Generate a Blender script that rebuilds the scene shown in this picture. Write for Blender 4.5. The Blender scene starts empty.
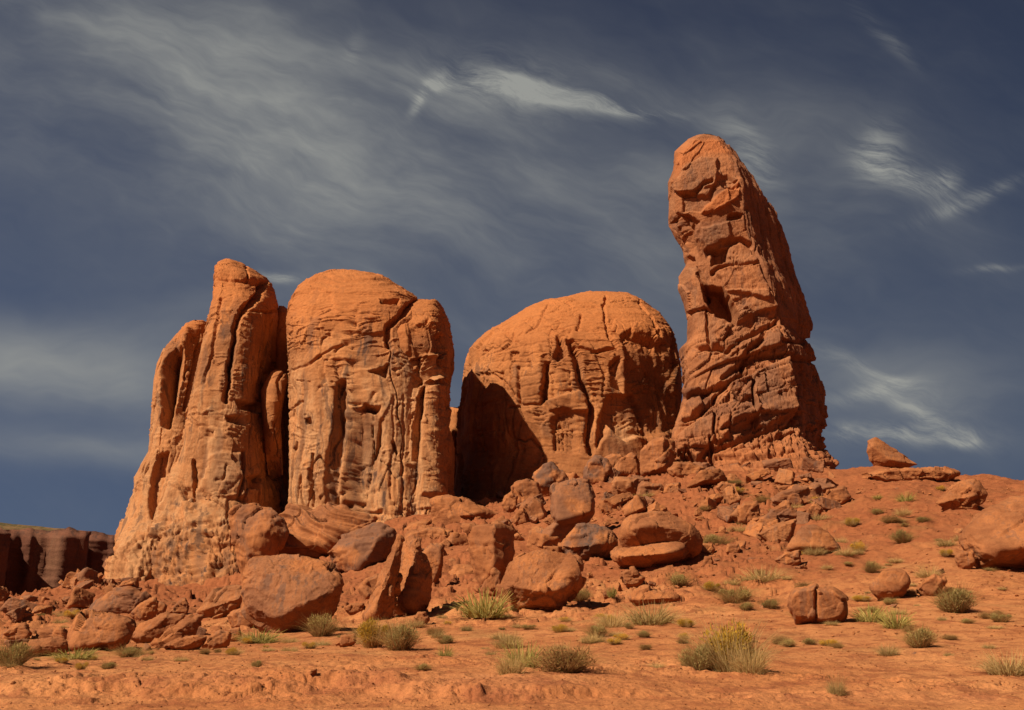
import bpy, bmesh, math, random
import numpy as np
from mathutils import Vector, Matrix

# ------------------------------------------------------------------ camera, sky, sun
S = bpy.context.scene
COL = S.collection
R = math.radians
F = 1000.0
CX, CY = 512.0, 355.0
ALPHA = math.atan(245.0 / 1000.0)
CAMZ = 1.7
cam_d = bpy.data.cameras.new('camera')
cam = bpy.data.objects.new('camera', cam_d)
COL.objects.link(cam)
cam.location = (0, 0, CAMZ)
cam.rotation_euler = (R(90) + ALPHA, 0, 0)
cam_d.sensor_width = 36
cam_d.lens = 36 * F / 1024
cam_d.clip_start = 0.1
cam_d.clip_end = 20000
S.camera = cam

SUN_EL, SUN_AZ = R(43), math.atan2(-0.785, -0.62)      # azimuth from +Y towards +X
sd = Vector((math.sin(SUN_AZ) * math.cos(SUN_EL), math.cos(SUN_AZ) * math.cos(SUN_EL), math.sin(SUN_EL)))
sun_l = bpy.data.lights.new('sun', 'SUN')
sun_l.energy = 5.0
sun_l.angle = R(0.53)
sun_l.color = (1.0, 0.905, 0.725)
sun = bpy.data.objects.new('sun', sun_l)
COL.objects.link(sun)
sun.rotation_euler = sd.to_track_quat('Z', 'Y').to_euler()
sun.location = (-60, -40, 80)

S.view_settings.view_transform = 'Standard'
S.view_settings.look = 'None'
S.view_settings.exposure = 0.56
S.view_settings.gamma = 1.0
try:
    S.view_settings.use_curve_mapping = False
except Exception:
    pass
S.render.engine = 'CYCLES'


def ray_uv(px, py):
    a = (px - CX) / F
    b = (CY - py) / F
    den = math.cos(ALPHA) - b * math.sin(ALPHA)
    return a / den, (math.sin(ALPHA) + b * math.cos(ALPHA)) / den


def P(px, py, Y):
    u, v = ray_uv(px, py)
    return np.array([u * Y, Y, CAMZ + v * Y])


def project(V):
    x = V[:, 0]
    y = V[:, 1]
    z = V[:, 2] - CAMZ
    d = np.maximum(y * math.cos(ALPHA) + z * math.sin(ALPHA), 0.1)
    up = -y * math.sin(ALPHA) + z * math.cos(ALPHA)
    return CX + F * x / d, CY - F * up / d


class NT:
    """small helper for node graphs"""
    def __init__(s, tree):
        s.t = tree
        s.t.nodes.clear()

    def n(s, typ, ins=None, **kw):
        nd = s.t.nodes.new(typ)
        for k, v in kw.items():
            setattr(nd, k, v)
        for k, v in (ins or {}).items():
            sock = nd.inputs[k]
            if isinstance(v, bpy.types.NodeSocket):
                s.t.links.new(v, sock)
            else:
                sock.default_value = v
        return nd

    def m(s, op, a, b=None, c=None, clamp=False):
        nd = s.n('ShaderNodeMath', operation=op, use_clamp=clamp)
        for i, v in enumerate((a, b, c)):
            if v is None:
                continue
            if isinstance(v, bpy.types.NodeSocket):
                s.t.links.new(v, nd.inputs[i])
            else:
                nd.inputs[i].default_value = v
        return nd.outputs[0]

    def mix(s, f, a, b, blend='MIX'):
        nd = s.n('ShaderNodeMix', data_type='RGBA', blend_type=blend)
        for i, v in ((0, f), (6, a), (7, b)):
            if isinstance(v, bpy.types.NodeSocket):
                s.t.links.new(v, nd.inputs[i])
            else:
                nd.inputs[i].default_value = v if i == 0 else (tuple(v) + (1.0,))[:4]
        return nd.outputs[2]

    def noise(s, vec, scale, detail=4, rough=0.55, dist=0.0, out=0):
        nd = s.n('ShaderNodeTexNoise', {'Vector': vec, 'Scale': scale, 'Detail': detail, 'Roughness': rough, 'Distortion': dist})
        return nd.outputs[out]

    def rng(s, v, a, b, c=0.0, d=1.0, typ='SMOOTHSTEP'):
        nd = s.n('ShaderNodeMapRange', {0: v, 1: a, 2: b, 3: c, 4: d}, interpolation_type=typ)
        return nd.outputs[0]

    def scale(s, vec, sc, rot=(0, 0, 0)):
        nd = s.n('ShaderNodeMapping', {'Vector': vec, 'Scale': sc, 'Rotation': rot})
        return nd.outputs[0]


# ---- world: Nishita sky darkened to a deep slate, cirrus placed by direction
W = bpy.data.worlds.new('World')
S.world = W
W.use_nodes = True
g = NT(W.node_tree)
tc = g.n('ShaderNodeTexCoord').outputs['Generated']
sky = g.n('ShaderNodeTexSky', sky_type='NISHITA', sun_disc=False, sun_elevation=SUN_EL, sun_rotation=SUN_AZ,
          altitude=1600, air_density=1.0, dust_density=0.6, ozone_density=2.0)
sep = g.n('ShaderNodeSeparateXYZ', {0: tc})
dx, dy, dz = sep.outputs[0], sep.outputs[1], sep.outputs[2]
dyc = g.m('MAXIMUM', g.m('ABSOLUTE', dy), 0.12)
U = g.m('DIVIDE', dx, dyc)
V = g.m('DIVIDE', dz, dyc)
uv = g.n('ShaderNodeCombineXYZ', {0: U, 1: V, 2: 0.0}).outputs[0]
warp = g.noise(uv, 3.0, 4, 0.6, out=1)
wsub = g.n('ShaderNodeVectorMath', {0: warp, 1: (0.5, 0.5, 0.5)}, operation='SUBTRACT').outputs[0]
wsc = g.n('ShaderNodeVectorMath', {0: wsub, 3: 0.16}, operation='SCALE').outputs[0]
uvw = g.n('ShaderNodeVectorMath', {0: uv, 1: wsc}, operation='ADD').outputs[0]
wsc2 = g.n('ShaderNodeVectorMath', {0: wsub, 3: 0.055}, operation='SCALE').outputs[0]
uvs = g.n('ShaderNodeVectorMath', {0: uv, 1: wsc2}, operation='ADD').outputs[0]


def streak(vec, ang, sx, sy, sc, det=7, ro=0.62):
    return g.noise(g.scale(g.scale(vec, (1, 1, 1), (0, 0, ang)), (sx, sy, 1)), sc, det, ro)


def blob(px, py, rx, ry, ang=0.0, pw=1.0, src=None):
    """soft elliptical mask in direction space: centre and radii given in sky tangent units"""
    u, v = ray_uv(px, py)
    s2 = g.n('ShaderNodeSeparateXYZ', {0: src if src is not None else uvs})
    a = g.m('SUBTRACT', s2.outputs[0], u)
    b = g.m('SUBTRACT', s2.outputs[1], v)
    c, s_ = math.cos(ang), math.sin(ang)
    x = g.m('ADD', g.m('MULTIPLY', a, c), g.m('MULTIPLY', b, s_))
    y = g.m('SUBTRACT', g.m('MULTIPLY', b, c), g.m('MULTIPLY', a, s_))
    q = g.m('ADD', g.m('POWER', g.m('ABSOLUTE', g.m('DIVIDE', x, rx)), 2.0), g.m('POWER', g.m('ABSOLUTE', g.m('DIVIDE', y, ry)), 2.0))
    return g.m('POWER', 2.718, g.m('MULTIPLY', q, -pw))


def addall(lst):
    o = lst[0]
    for k in lst[1:]:
        o = g.m('ADD', o, k)
    return o


n_fine = g.rng(streak(uvw, R(20), 1.0, 3.5, 6.0), 0.28, 0.74, 0.25, 1.0)
n_soft = g.rng(streak(uvw, R(22), 0.9, 2.4, 3.4, 5, 0.55), 0.30, 0.75)
n_band = g.rng(streak(uvw, R(2), 0.7, 3.0, 3.0, 5, 0.55), 0.30, 0.70)
broad = addall([
    g.m('MULTIPLY', blob(120, 60, 0.36, 0.15, R(-30)), 0.95),
    g.m('MULTIPLY', blob(330, 170, 0.26, 0.15, R(-35)), 0.62),
    g.m('MULTIPLY', blob(540, 150, 0.34, 0.14, R(-10)), 0.62),
    g.m('MULTIPLY', blob(830, 190, 0.18, 0.10, R(-30)), 0.42),
    g.m('MULTIPLY', blob(660, 260, 0.10, 0.10, 0), 0.30)])
broad = g.m('MULTIPLY', broad, g.m('MULTIPLY', g.m('ADD', 0.30, g.m('MULTIPLY', n_soft, 0.95)), g.rng(streak(uvw, R(24), 0.8, 3.4, 5.0, 9, 0.65), 0.30, 0.70, 0.70, 1.25)))
low = addall([
    g.m('MULTIPLY', blob(50, 368, 0.20, 0.040, R(-6)), 1.25),
    g.m('MULTIPLY', blob(60, 442, 0.16, 0.018, R(-4)), 0.95),
    g.m('MULTIPLY', blob(210, 320, 0.12, 0.03, R(15)), 0.25),
    g.m('MULTIPLY', blob(920, 400, 0.14, 0.05, R(-14)), 0.70),
    g.m('MULTIPLY', blob(640, 400, 0.4, 0.1, R(0)), 0.25)])
low = g.m('MULTIPLY', low, g.m('ADD', 0.40, g.m('MULTIPLY', n_band, 0.95)))
wis = addall([
    g.m('MULTIPLY', blob(417, 98, 0.006, 0.022, R(-22)), 1.0),
    g.m('MULTIPLY', blob(436, 80, 0.022, 0.010, R(25)), 1.2),
    g.m('MULTIPLY', blob(480, 78, 0.040, 0.010, R(-6)), 1.4),
    g.m('MULTIPLY', blob(530, 88, 0.050, 0.011, R(-16)), 1.6),
    g.m('MULTIPLY', blob(590, 102, 0.050, 0.009, R(-12)), 1.5),
    g.m('MULTIPLY', blob(640, 110, 0.040, 0.006, R(-6)), 1.4),
    g.m('MULTIPLY', blob(510, 84, 0.12, 0.035, R(-10)), 0.55),
    g.m('MULTIPLY', blob(872, 152, 0.020, 0.030, R(-20)), 1.1),
    g.m('MULTIPLY', blob(900, 180, 0.045, 0.018, R(-25)), 1.2),
    g.m('MULTIPLY', blob(945, 186, 0.014, 0.016, R(-50)), 1.3),
    g.m('MULTIPLY', blob(965, 204, 0.06, 0.008, R(24)), 0.9),
    g.m('MULTIPLY', blob(745, 150, 0.022, 0.040, R(25)), 1.0),
    g.m('MULTIPLY', blob(882, 36, 0.04, 0.010, R(-50)), 0.4),
    g.m('MULTIPLY', blob(350, 48, 0.012, 0.022, R(-20)), 0.4),
    g.m('MULTIPLY', blob(905, 432, 0.07, 0.010, R(-5)), 1.3),
    g.m('MULTIPLY', blob(925, 415, 0.045, 0.008, R(-30)), 1.2),
    g.m('MULTIPLY', blob(965, 441, 0.013, 0.006, 0), 1.8),
    g.m('MULTIPLY', blob(845, 428, 0.010, 0.006, 0), 1.6),
    g.m('MULTIPLY', blob(890, 378, 0.07, 0.010, R(-25)), 0.9),
    g.m('MULTIPLY', blob(870, 392, 0.05, 0.008, R(8)), 0.8),
    g.m('MULTIPLY', blob(283, 282, 0.020, 0.005, R(-10)), 1.4),
    g.m('MULTIPLY', blob(990, 271, 0.03, 0.004, R(5)), 0.6)])
strands = g.rng(streak(uvw, R(24), 0.8, 4.5, 8.0, 10, 0.72), 0.36, 0.66, 0.06, 1.0)
wis = g.m('MULTIPLY', g.m('MINIMUM', g.m('MULTIPLY', wis, 0.75), 1.0), g.m('MULTIPLY', strands, g.m('ADD', 0.5, g.m('MULTIPLY', n_fine, 0.6))))
cover = g.m('ADD', g.m('ADD', g.m('MULTIPLY', broad, 0.46), g.m('MULTIPLY', low, 0.52)), g.m('MULTIPLY', wis, 1.05), clamp=True)
# thin high cloud everywhere else
gen = g.m('MULTIPLY', g.rng(streak(uvw, R(20), 1.0, 2.2, 2.2, 5), 0.35, 0.8), 0.12)
cover = g.m('ADD', cover, gen, clamp=True)
elev = g.rng(dz, -0.02, 0.75, 0.0, 1.0, 'LINEAR')
deep = g.mix(elev, (0.072, 0.104, 0.185), (0.022, 0.026, 0.052))
side = g.rng(U, -0.55, 0.6, 1.0, 0.72, 'LINEAR')
deep = g.mix(1.0, deep, g.n('ShaderNodeCombineColor', {0: side, 1: side, 2: side}).outputs[0], 'MULTIPLY')
nis = g.mix(1.0, sky.outputs[0], (0.05, 0.05, 0.05), 'MULTIPLY')
base = g.mix(0.08, deep, nis)
cl = g.mix(cover, base, (0.31, 0.315, 0.295))
bg = g.n('ShaderNodeBackground', {0: cl, 1: 0.68})
g.n('ShaderNodeOutputWorld', {0: bg.outputs[0]})


# ------------------------------------------------------------------ numpy noise
def _hash(ix, iy, iz, k):
    a = ix * np.uint32(374761393) + iy * np.uint32(668265263) + iz * np.uint32(3266489917) + np.uint32((k * 1274126177) & 0xffffffff)
    a = (a ^ (a >> np.uint32(13))) * np.uint32(1274126177)
    a = (a ^ (a >> np.uint32(16))) * np.uint32(2246822519)
    return a ^ (a >> np.uint32(15))


def _three(h):
    return ((h & np.uint32(1023)).astype(np.float32) * (1 / 1023.0), ((h >> np.uint32(10)) & np.uint32(1023)).astype(np.float32) * (1 / 1023.0),
            ((h >> np.uint32(20)) & np.uint32(1023)).astype(np.float32) * (1 / 1023.0))


def _cells(p):
    i = np.floor(p)
    f = (p - i).astype(np.float32)
    i = i.astype(np.int64).astype(np.uint32)
    return [np.ascontiguousarray(i[:, k]) for k in range(3)], [np.ascontiguousarray(f[:, k]) for k in range(3)]


def gnoise(p, seed=0):
    i, f = _cells(p)
    w = [t * t * t * (t * (t * 6 - 15) + 10) for t in f]
    out = np.zeros(len(p), np.float32)
    for cx in (0, 1):
        for cy in (0, 1):
            for cz in (0, 1):
                g1, g2, g3 = _three(_hash(i[0] + np.uint32(cx), i[1] + np.uint32(cy), i[2] + np.uint32(cz), seed))
                d = (f[0] - cx) * (g1 - 0.5) + (f[1] - cy) * (g2 - 0.5) + (f[2] - cz) * (g3 - 0.5)
                out += d * (w[0] if cx else 1 - w[0]) * (w[1] if cy else 1 - w[1]) * (w[2] if cz else 1 - w[2])
    return out * 3.2


def fbm(V, scale, octv=4, seed=0, rough=0.5, ridged=False):
    """scale: metres (x,y,z) per noise cell"""
    sc = np.array(scale if hasattr(scale, '__len__') else (scale,) * 3, float)
    p = V / sc + seed * 17.13
    a, t, o = 1.0, 0.0, 0.0
    for k in range(octv):
        n = gnoise(p, seed * 31 + k)
        if ridged:
            n = 1 - 2 * np.abs(n)
        o = o + a * n
        t += a
        a *= rough
        p = p * 2.03 + 5.7
    return o / t


def voro(V, scale, seed=0, jit=0.9, tilt=False):
    """cellular noise: nearest distance, gap to the second nearest, cell value (with tilt: a randomly tilted flat per cell)"""
    sc = np.array(scale if hasattr(scale, '__len__') else (scale,) * 3, float)
    i, f = _cells(V / sc)
    n = len(V)
    f1 = np.full(n, 9.0, np.float32)
    f2 = np.full(n, 9.0, np.float32)
    cid = np.zeros(n, np.float32)
    for ax in (-1, 0, 1):
        for ay in (-1, 0, 1):
            for az in (-1, 0, 1):
                h = _hash(i[0] + np.uint32(ax & 0xffffffff), i[1] + np.uint32(ay & 0xffffffff), i[2] + np.uint32(az & 0xffffffff), seed + 1)
                hx, hy, hz = _three(h)
                ex = ax + 0.5 + (hx - 0.5) * jit - f[0]
                ey = ay + 0.5 + (hy - 0.5) * jit - f[1]
                ez = az + 0.5 + (hz - 0.5) * jit - f[2]
                d = ex * ex + ey * ey + ez * ez
                nw = d < f1
                f2 = np.where(nw, f1, np.minimum(f2, d))
                idv = _three(h * np.uint32(2654435761) ^ np.uint32(0x5bd1e995))
                val = idv[0]
                if tilt:
                    val = val + (ex * (idv[1] - 0.5) + ez * (idv[2] - 0.5) + ey * (hx - 0.5)) * 1.6
                cid = np.where(nw, val, cid)
                f1 = np.where(nw, d, f1)
    f1, f2 = np.sqrt(f1), np.sqrt(f2)
    return f1, f2 - f1, cid


def sst(x, a, b):
    t = np.clip((x - a) / (b - a), 0, 1)
    return t * t * (3 - 2 * t)


def seg_dist(x, y, pts):
    """distance to a polyline in pixel units"""
    best = np.full(len(x), 1e9)
    for (x0, y0), (x1, y1) in zip(pts[:-1], pts[1:]):
        ex, ey = x1 - x0, y1 - y0
        t = np.clip(((x - x0) * ex + (y - y0) * ey) / (ex * ex + ey * ey + 1e-9), 0, 1)
        best = np.minimum(best, np.hypot(x - x0 - t * ex, y - y0 - t * ey))
    return best


def poly_sd(x, y, pts):
    """signed distance to polygon, positive inside"""
    d = seg_dist(x, y, list(pts) + [pts[0]])
    ins = np.zeros(len(x), bool)
    n = len(pts)
    for i in range(n):
        x0, y0 = pts[i]
        x1, y1 = pts[(i + 1) % n]
        if y0 == y1:
            continue
        c = ((y0 > y) != (y1 > y)) & (x < (x1 - x0) * (y - y0) / (y1 - y0) + x0)
        ins ^= c
    return np.where(ins, d, -d)


def vnormals(V, Fq):
    e1 = V[Fq[:, 2]] - V[Fq[:, 0]]
    e2 = V[Fq[:, -1]] - V[Fq[:, 1]]
    fn = np.cross(e1, e2)
    N = np.zeros_like(V)
    for k in range(Fq.shape[1]):
        for c in range(3):
            N[:, c] += np.bincount(Fq[:, k], fn[:, c], len(V))
    return N / (np.linalg.norm(N, axis=1, keepdims=True) + 1e-12)


def mesh_obj(name, V, Fq, mats, origin=None, parent=None, smooth=True, tint=None, matidx=None):
    """one mesh object from numpy arrays; origin = world point that becomes the object's origin"""
    o0 = np.array(origin if origin is not None else (0, 0, 0), float)
    me = bpy.data.meshes.new(name)
    nf, k = Fq.shape
    me.vertices.add(len(V))
    me.vertices.foreach_set('co', (V - o0).astype(np.float32).ravel())
    me.loops.add(nf * k)
    me.loops.foreach_set('vertex_index', Fq.astype(np.int32).ravel())
    me.polygons.add(nf)
    me.polygons.foreach_set('loop_start', np.arange(0, nf * k, k, dtype=np.int32))
    me.polygons.foreach_set('loop_total', np.full(nf, k, dtype=np.int32))
    if smooth:
        me.polygons.foreach_set('use_smooth', np.ones(nf, bool))
    for m_ in (mats if isinstance(mats, (list, tuple)) else [mats]):
        me.materials.append(m_)
    if matidx is not None:
        me.polygons.foreach_set('material_index', matidx.astype(np.int32))
    me.update(calc_edges=True)
    if tint is not None:
        at = me.attributes.new('tint', 'FLOAT_COLOR', 'POINT')
        c4 = np.ones((len(V), 4), np.float32)
        c4[:, :3] = tint
        at.data.foreach_set('color', c4.ravel())
    ob = bpy.data.objects.new(name, me)
    COL.objects.link(ob)
    if parent:
        ob.parent = parent
    else:
        ob.location = o0
    return ob


def tag(o, label=None, cat=None, group=None, kind=None):
    if label:
        o['label'] = label
    if cat:
        o['category'] = cat
    if group:
        o['group'] = group
    if kind:
        o['kind'] = kind
    return o


# ------------------------------------------------------------------ materials
def bsdf_mat(name):
    m = bpy.data.materials.new(name)
    m.use_nodes = True
    return m, NT(m.node_tree)


def rock_material(name, red, pale, varnish, scale=1.0, streaks=1.0, bump=1.0):
    m, g = bsdf_mat(name)
    pos = g.n('ShaderNodeNewGeometry').outputs['Position']
    at = g.n('ShaderNodeAttribute', attribute_name='tint')
    ts = g.n('ShaderNodeSeparateColor', {0: at.outputs['Color']})
    tr, tg, tb = ts.outputs[0], ts.outputs[1], ts.outputs[2]
    warpv = g.noise(pos, 0.12 / scale, 3, 0.5, out=1)
    pw = g.n('ShaderNodeVectorMath', {0: warpv, 1: (4 * scale,) * 3, 2: pos}, operation='MULTIPLY_ADD').outputs[0]
    n1 = g.noise(pw, 0.10 / scale, 6, 0.6)
    n2 = g.noise(g.scale(pw, (1, 1, 0.10)), 0.55 / scale, 5, 0.6)          # vertical wash streaks
    n3 = g.noise(g.scale(pw, (0.10, 0.10, 1)), 0.9 / scale, 4, 0.6)        # bedding
    n4 = g.noise(pos, 3.0 / scale, 5, 0.7)
    col = g.mix(g.rng(n1, 0.38, 0.62), tuple(c * k for c, k in zip(red, (0.70, 0.66, 0.68))), tuple(min(1, c * 1.16) for c in red))
    pf = g.m('MULTIPLY', tr, g.m('ADD', 0.45, g.m('MULTIPLY', g.rng(n2, 0.40, 0.60), 0.9)), clamp=True)
    col = g.mix(pf, col, pale)
    col = g.mix(g.m('MULTIPLY', g.rng(n3, 0.42, 0.62), 0.30), col, tuple(c * k for c, k in zip(red, (1.15, 1.25, 1.4))))
    n6 = g.noise(g.scale(pw, (1, 1, 0.06)), 1.1 / scale, 4, 0.6)
    vf = g.m('MULTIPLY', g.m('MAXIMUM', g.rng(n2, 0.55, 0.62), g.m('MULTIPLY', g.rng(n6, 0.56, 0.62), 0.8)), g.rng(n1, 0.42, 0.55))
    vf = g.m('ADD', g.m('MULTIPLY', vf, 0.70 * streaks), g.m('MULTIPLY', tg, g.m('ADD', 0.5, g.m('MULTIPLY', n4, 0.9))), clamp=True)
    col = g.mix(vf, col, varnish)
    col = g.mix(tb, col, tuple(c * k for c, k in zip(red, (1.15, 1.0, 0.85))))
    gr = g.rng(n4, 0.30, 0.70, 0.80, 1.16, 'LINEAR')
    col = g.mix(1.0, col, g.n('ShaderNodeCombineColor', {0: gr, 1: gr, 2: gr}).outputs[0], 'MULTIPLY')
    bs = g.n('ShaderNodeBsdfPrincipled', {'Base Color': col, 'Roughness': 0.92, 'Specular IOR Level': 0.18})
    h = g.m('ADD', g.m('MULTIPLY', n4, 0.5), g.m('MULTIPLY', g.noise(pos, 9.0 / scale, 4, 0.7), 0.25))
    h = g.m('ADD', h, g.m('MULTIPLY', n3, 0.6))
    bp = g.n('ShaderNodeBump', {'Height': h, 'Strength': 0.55 * bump, 'Distance': 0.30 * scale})
    g.t.links.new(bp.outputs[0], bs.inputs['Normal'])
    g.n('ShaderNodeOutputMaterial', {0: bs.outputs[0]})
    return m


RED = (0.340, 0.124, 0.040)
PALE = (0.41, 0.195, 0.085)
VARN = (0.109, 0.052, 0.032)
M_butte = rock_material('red_sandstone_cliff', RED, PALE, VARN, 1.0, 1.0, 1.0)
M_spire = rock_material('red_sandstone_spire', (0.295, 0.106, 0.040), (0.300, 0.140, 0.068), (0.109, 0.048, 0.031), 0.8, 0.6, 1.2)
M_boulder = rock_material('red_sandstone_boulder', (0.315, 0.108, 0.035), (0.300, 0.138, 0.062), (0.109, 0.059, 0.042), 0.22, 0.55, 1.6)
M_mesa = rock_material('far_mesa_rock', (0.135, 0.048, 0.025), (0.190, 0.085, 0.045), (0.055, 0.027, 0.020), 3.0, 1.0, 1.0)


def ground_material():
    m, g = bsdf_mat('red_desert_sand')
    pos = g.n('ShaderNodeNewGeometry').outputs['Position']
    at = g.n('ShaderNodeAttribute', attribute_name='tint')
    ts = g.n('ShaderNodeSeparateColor', {0: at.outputs['Color']})
    n1 = g.noise(pos, 0.12, 6, 0.62)
    n2 = g.noise(pos, 1.3, 6, 0.65)
    n3 = g.noise(pos, 14.0, 4, 0.7)
    n5 = g.noise(pos, 60.0, 3, 0.7)
    sand = g.mix(g.rng(n1, 0.35, 0.65), (0.375, 0.128, 0.044), (0.460, 0.180, 0.066))
    dirt = g.mix(g.rng(n2, 0.40, 0.62), (0.205, 0.058, 0.022), (0.300, 0.092, 0.034))
    col = g.mix(g.m('MULTIPLY', ts.outputs[0], 1.0, clamp=True), sand, dirt)
    n7 = g.noise(pos, 0.9, 7, 0.75)
    col = g.mix(g.m('MULTIPLY', g.rng(n7, 0.50, 0.60), 0.65), col, (0.225, 0.064, 0.025))
    col = g.mix(g.m('MULTIPLY', g.rng(n7, 0.40, 0.30), 0.45), col, (0.44, 0.185, 0.085))
    col = g.mix(g.m('MULTIPLY', g.rng(n2, 0.52, 0.62), 0.5), col, (0.235, 0.068, 0.026))
    col = g.mix(g.m('MULTIPLY', ts.outputs[1], g.rng(n3, 0.40, 0.62)), col, (0.19, 0.135, 0.045))
    col = g.mix(g.m('MULTIPLY', ts.outputs[2], 1.0), col, (0.40, 0.150, 0.075))
    vr = g.n('ShaderNodeTexVoronoi', {'Vector': pos, 'Scale': 9.0}, feature='F1')
    peb = g.m('MULTIPLY', g.m('LESS_THAN', vr.outputs[0], 0.22), g.m('GREATER_THAN', g.n('ShaderNodeSeparateColor', {0: vr.outputs[1]}).outputs[0], 0.62))
    col = g.mix(g.m('MULTIPLY', peb, 0.8), col, (0.165, 0.052, 0.024))
    sp = g.rng(n3, 0.28, 0.72, 0.78, 1.18, 'LINEAR')
    col = g.mix(1.0, col, g.n('ShaderNodeCombineColor', {0: sp, 1: sp, 2: sp}).outputs[0], 'MULTIPLY')
    bs = g.n('ShaderNodeBsdfPrincipled', {'Base Color': col, 'Roughness': 0.95, 'Specular IOR Level': 0.1})
    h = g.m('ADD', g.m('ADD', g.m('MULTIPLY', peb, 0.25), g.m('MULTIPLY', n2, 1.0)), g.m('ADD', g.m('MULTIPLY', n3, 0.22), g.m('MULTIPLY', n5, 0.07)))
    bp = g.n('ShaderNodeBump', {'Height': h, 'Strength': 0.7, 'Distance': 0.22})
    g.t.links.new(bp.outputs[0], bs.inputs['Normal'])
    g.n('ShaderNodeOutputMaterial', {0: bs.outputs[0]})
    return m


M_ground = ground_material()


def plant_material(name, c1, c2, c3):
    m, g = bsdf_mat(name)
    rnd = g.n('ShaderNodeNewGeometry').outputs['Random Per Island']
    inf = g.n('ShaderNodeObjectInfo').outputs['Random']
    col = g.mix(g.rng(rnd, 0.0, 0.7, typ='LINEAR'), c1, c2)
    col = g.mix(g.m('GREATER_THAN', rnd, 0.80), col, c3)
    k = g.rng(inf, 0, 1, 0.80, 1.2, 'LINEAR')
    col = g.mix(1.0, col, g.n('ShaderNodeCombineColor', {0: k, 1: k, 2: k}).outputs[0], 'MULTIPLY')
    d = g.n('ShaderNodeBsdfDiffuse', {0: col, 1: 0.9})
    t = g.n('ShaderNodeBsdfTranslucent', {0: col})
    x = g.n('ShaderNodeMixShader', {0: 0.38, 1: d.outputs[0], 2: t.outputs[0]})
    g.n('ShaderNodeOutputMaterial', {0: x.outputs[0]})
    return m


M_sage = plant_material('sage_leaves', (0.33, 0.245, 0.080), (0.46, 0.34, 0.12), (0.54, 0.37, 0.15))
M_green = plant_material('green_leaves', (0.29, 0.24, 0.06), (0.43, 0.34, 0.10), (0.52, 0.38, 0.13))
M_yellow = plant_material('yellow_flowering_brush', (0.44, 0.29, 0.06), (0.66, 0.39, 0.05), (0.72, 0.39, 0.04))
M_straw = plant_material('dry_straw', (0.50, 0.31, 0.12), (0.62, 0.42, 0.18), (0.40, 0.27, 0.09))
M_brown = plant_material('brown_twigs', (0.28, 0.14, 0.05), (0.40, 0.21, 0.08), (0.36, 0.25, 0.08))


# ------------------------------------------------------------------ ground: one sheet to the horizon
YK = np.array([1.0, 15.0, 17.4, 19.3, 22, 32, 50, 80, 110, 150, 200, 260, 400, 800, 9000])
UK = np.array([-500, -150, 0, 50, 100, 200, 300, 400, 500, 600, 700, 800, 900, 1024, 1200, 1600])
Z = lambda v: ('z', v)
TAIL = [Z(-12), Z(-22), Z(-26), Z(-26)]
TBL = {
    -500: [Z(0), Z(0), Z(.02), 686, 676, 662, 648, 626, 612, 606, Z(-14)] + TAIL,
    -150: [Z(0), Z(0), Z(.02), 683, 671, 660, 643, 622, 607, 603, Z(-14)] + TAIL,
    0: [Z(0), Z(0), Z(.02), 683, 671, 659, 641, 619, 604, 598, Z(-14)] + TAIL,
    50: [Z(0), Z(0), Z(.02), 683, 671, 658, 640, 619, 605, 592, Z(-8)] + TAIL,
    100: [Z(0), Z(0), Z(.02), 684, 672, 657, 638, 614, 601, 574, Z(8)] + [Z(0)] + TAIL[1:],
    200: [Z(0), Z(0), Z(.03), 684, 672, 656, 634, 611, 604, 597, Z(12)] + [Z(8)] + TAIL[1:],
    300: [Z(0), Z(0), Z(.03), 684, 672, 655, 630, 604, 588, 560, Z(16)] + [Z(12)] + TAIL[1:],
    400: [Z(0), Z(0), Z(.03), 685, 672, 654, 628, 596, 552, 520, 500] + [Z(22)] + TAIL[1:],
    500: [Z(0), Z(0), Z(.04), 685, 673, 652, 624, 588, 545, 512, 498] + [Z(28)] + TAIL[1:],
    600: [Z(0), Z(0), Z(.10), 692, 676, 650, 618, 572, 525, 484, 466] + [Z(30)] + TAIL[1:],
    700: [Z(0), Z(0), Z(.08), 694, 678, 648, 612, 560, 515, 474, 450] + [Z(30)] + TAIL[1:],
    800: [Z(0), Z(0), Z(.06), 696, 680, 648, 608, 552, 510, 470, Z(27)] + [Z(14)] + TAIL[1:],
    900: [Z(0), Z(0), Z(.06), 696, 680, 646, 602, 538, 492, 464, Z(19)] + [Z(8)] + TAIL[1:],
    1024: [Z(0), Z(0), Z(.06), 696, 680, 644, 598, 530, 490, 480, Z(12)] + [Z(2)] + TAIL[1:],
    1200: [Z(0), Z(0), Z(.06), 696, 680, 642, 596, 532, 496, 490, Z(8)] + [Z(-2)] + TAIL[1:],
    1600: [Z(0), Z(0), Z(.06), 696, 680, 642, 600, 548, 520, Z(6), Z(-2)] + [Z(-8)] + TAIL[1:],
}
zt = np.zeros((len(UK), len(YK)))
for i, c in enumerate(UK):
    row = TBL[int(c)]
    for j, e in enumerate(row):
        if isinstance(e, tuple):
            zt[i, j] = e[1]
        else:
            zt[i, j] = CAMZ + ray_uv(512, e)[1] * YK[j]
NU, NY = 420, 480
ug = np.linspace(-500, 1600, NU)
lyg = np.linspace(math.log(1.0), math.log(9000), NY)
tmp = np.array([np.interp(lyg, np.log(YK), zt[i]) for i in range(len(UK))])
HG = np.array([np.interp(ug, UK, tmp[:, j]) for j in range(NY)]).T


def blur(A, s, ax):
    r = int(3 * s) + 1
    k = np.exp(-0.5 * (np.arange(-r, r + 1) / s) ** 2)
    k /= k.sum()
    Ap = np.pad(A, [(r, r) if a == ax else (0, 0) for a in (0, 1)], mode='edge')
    return np.apply_along_axis(lambda v: np.convolve(v, k, 'valid'), ax, Ap)


HG = blur(blur(HG, 6, 0), 2.2, 1)


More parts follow.
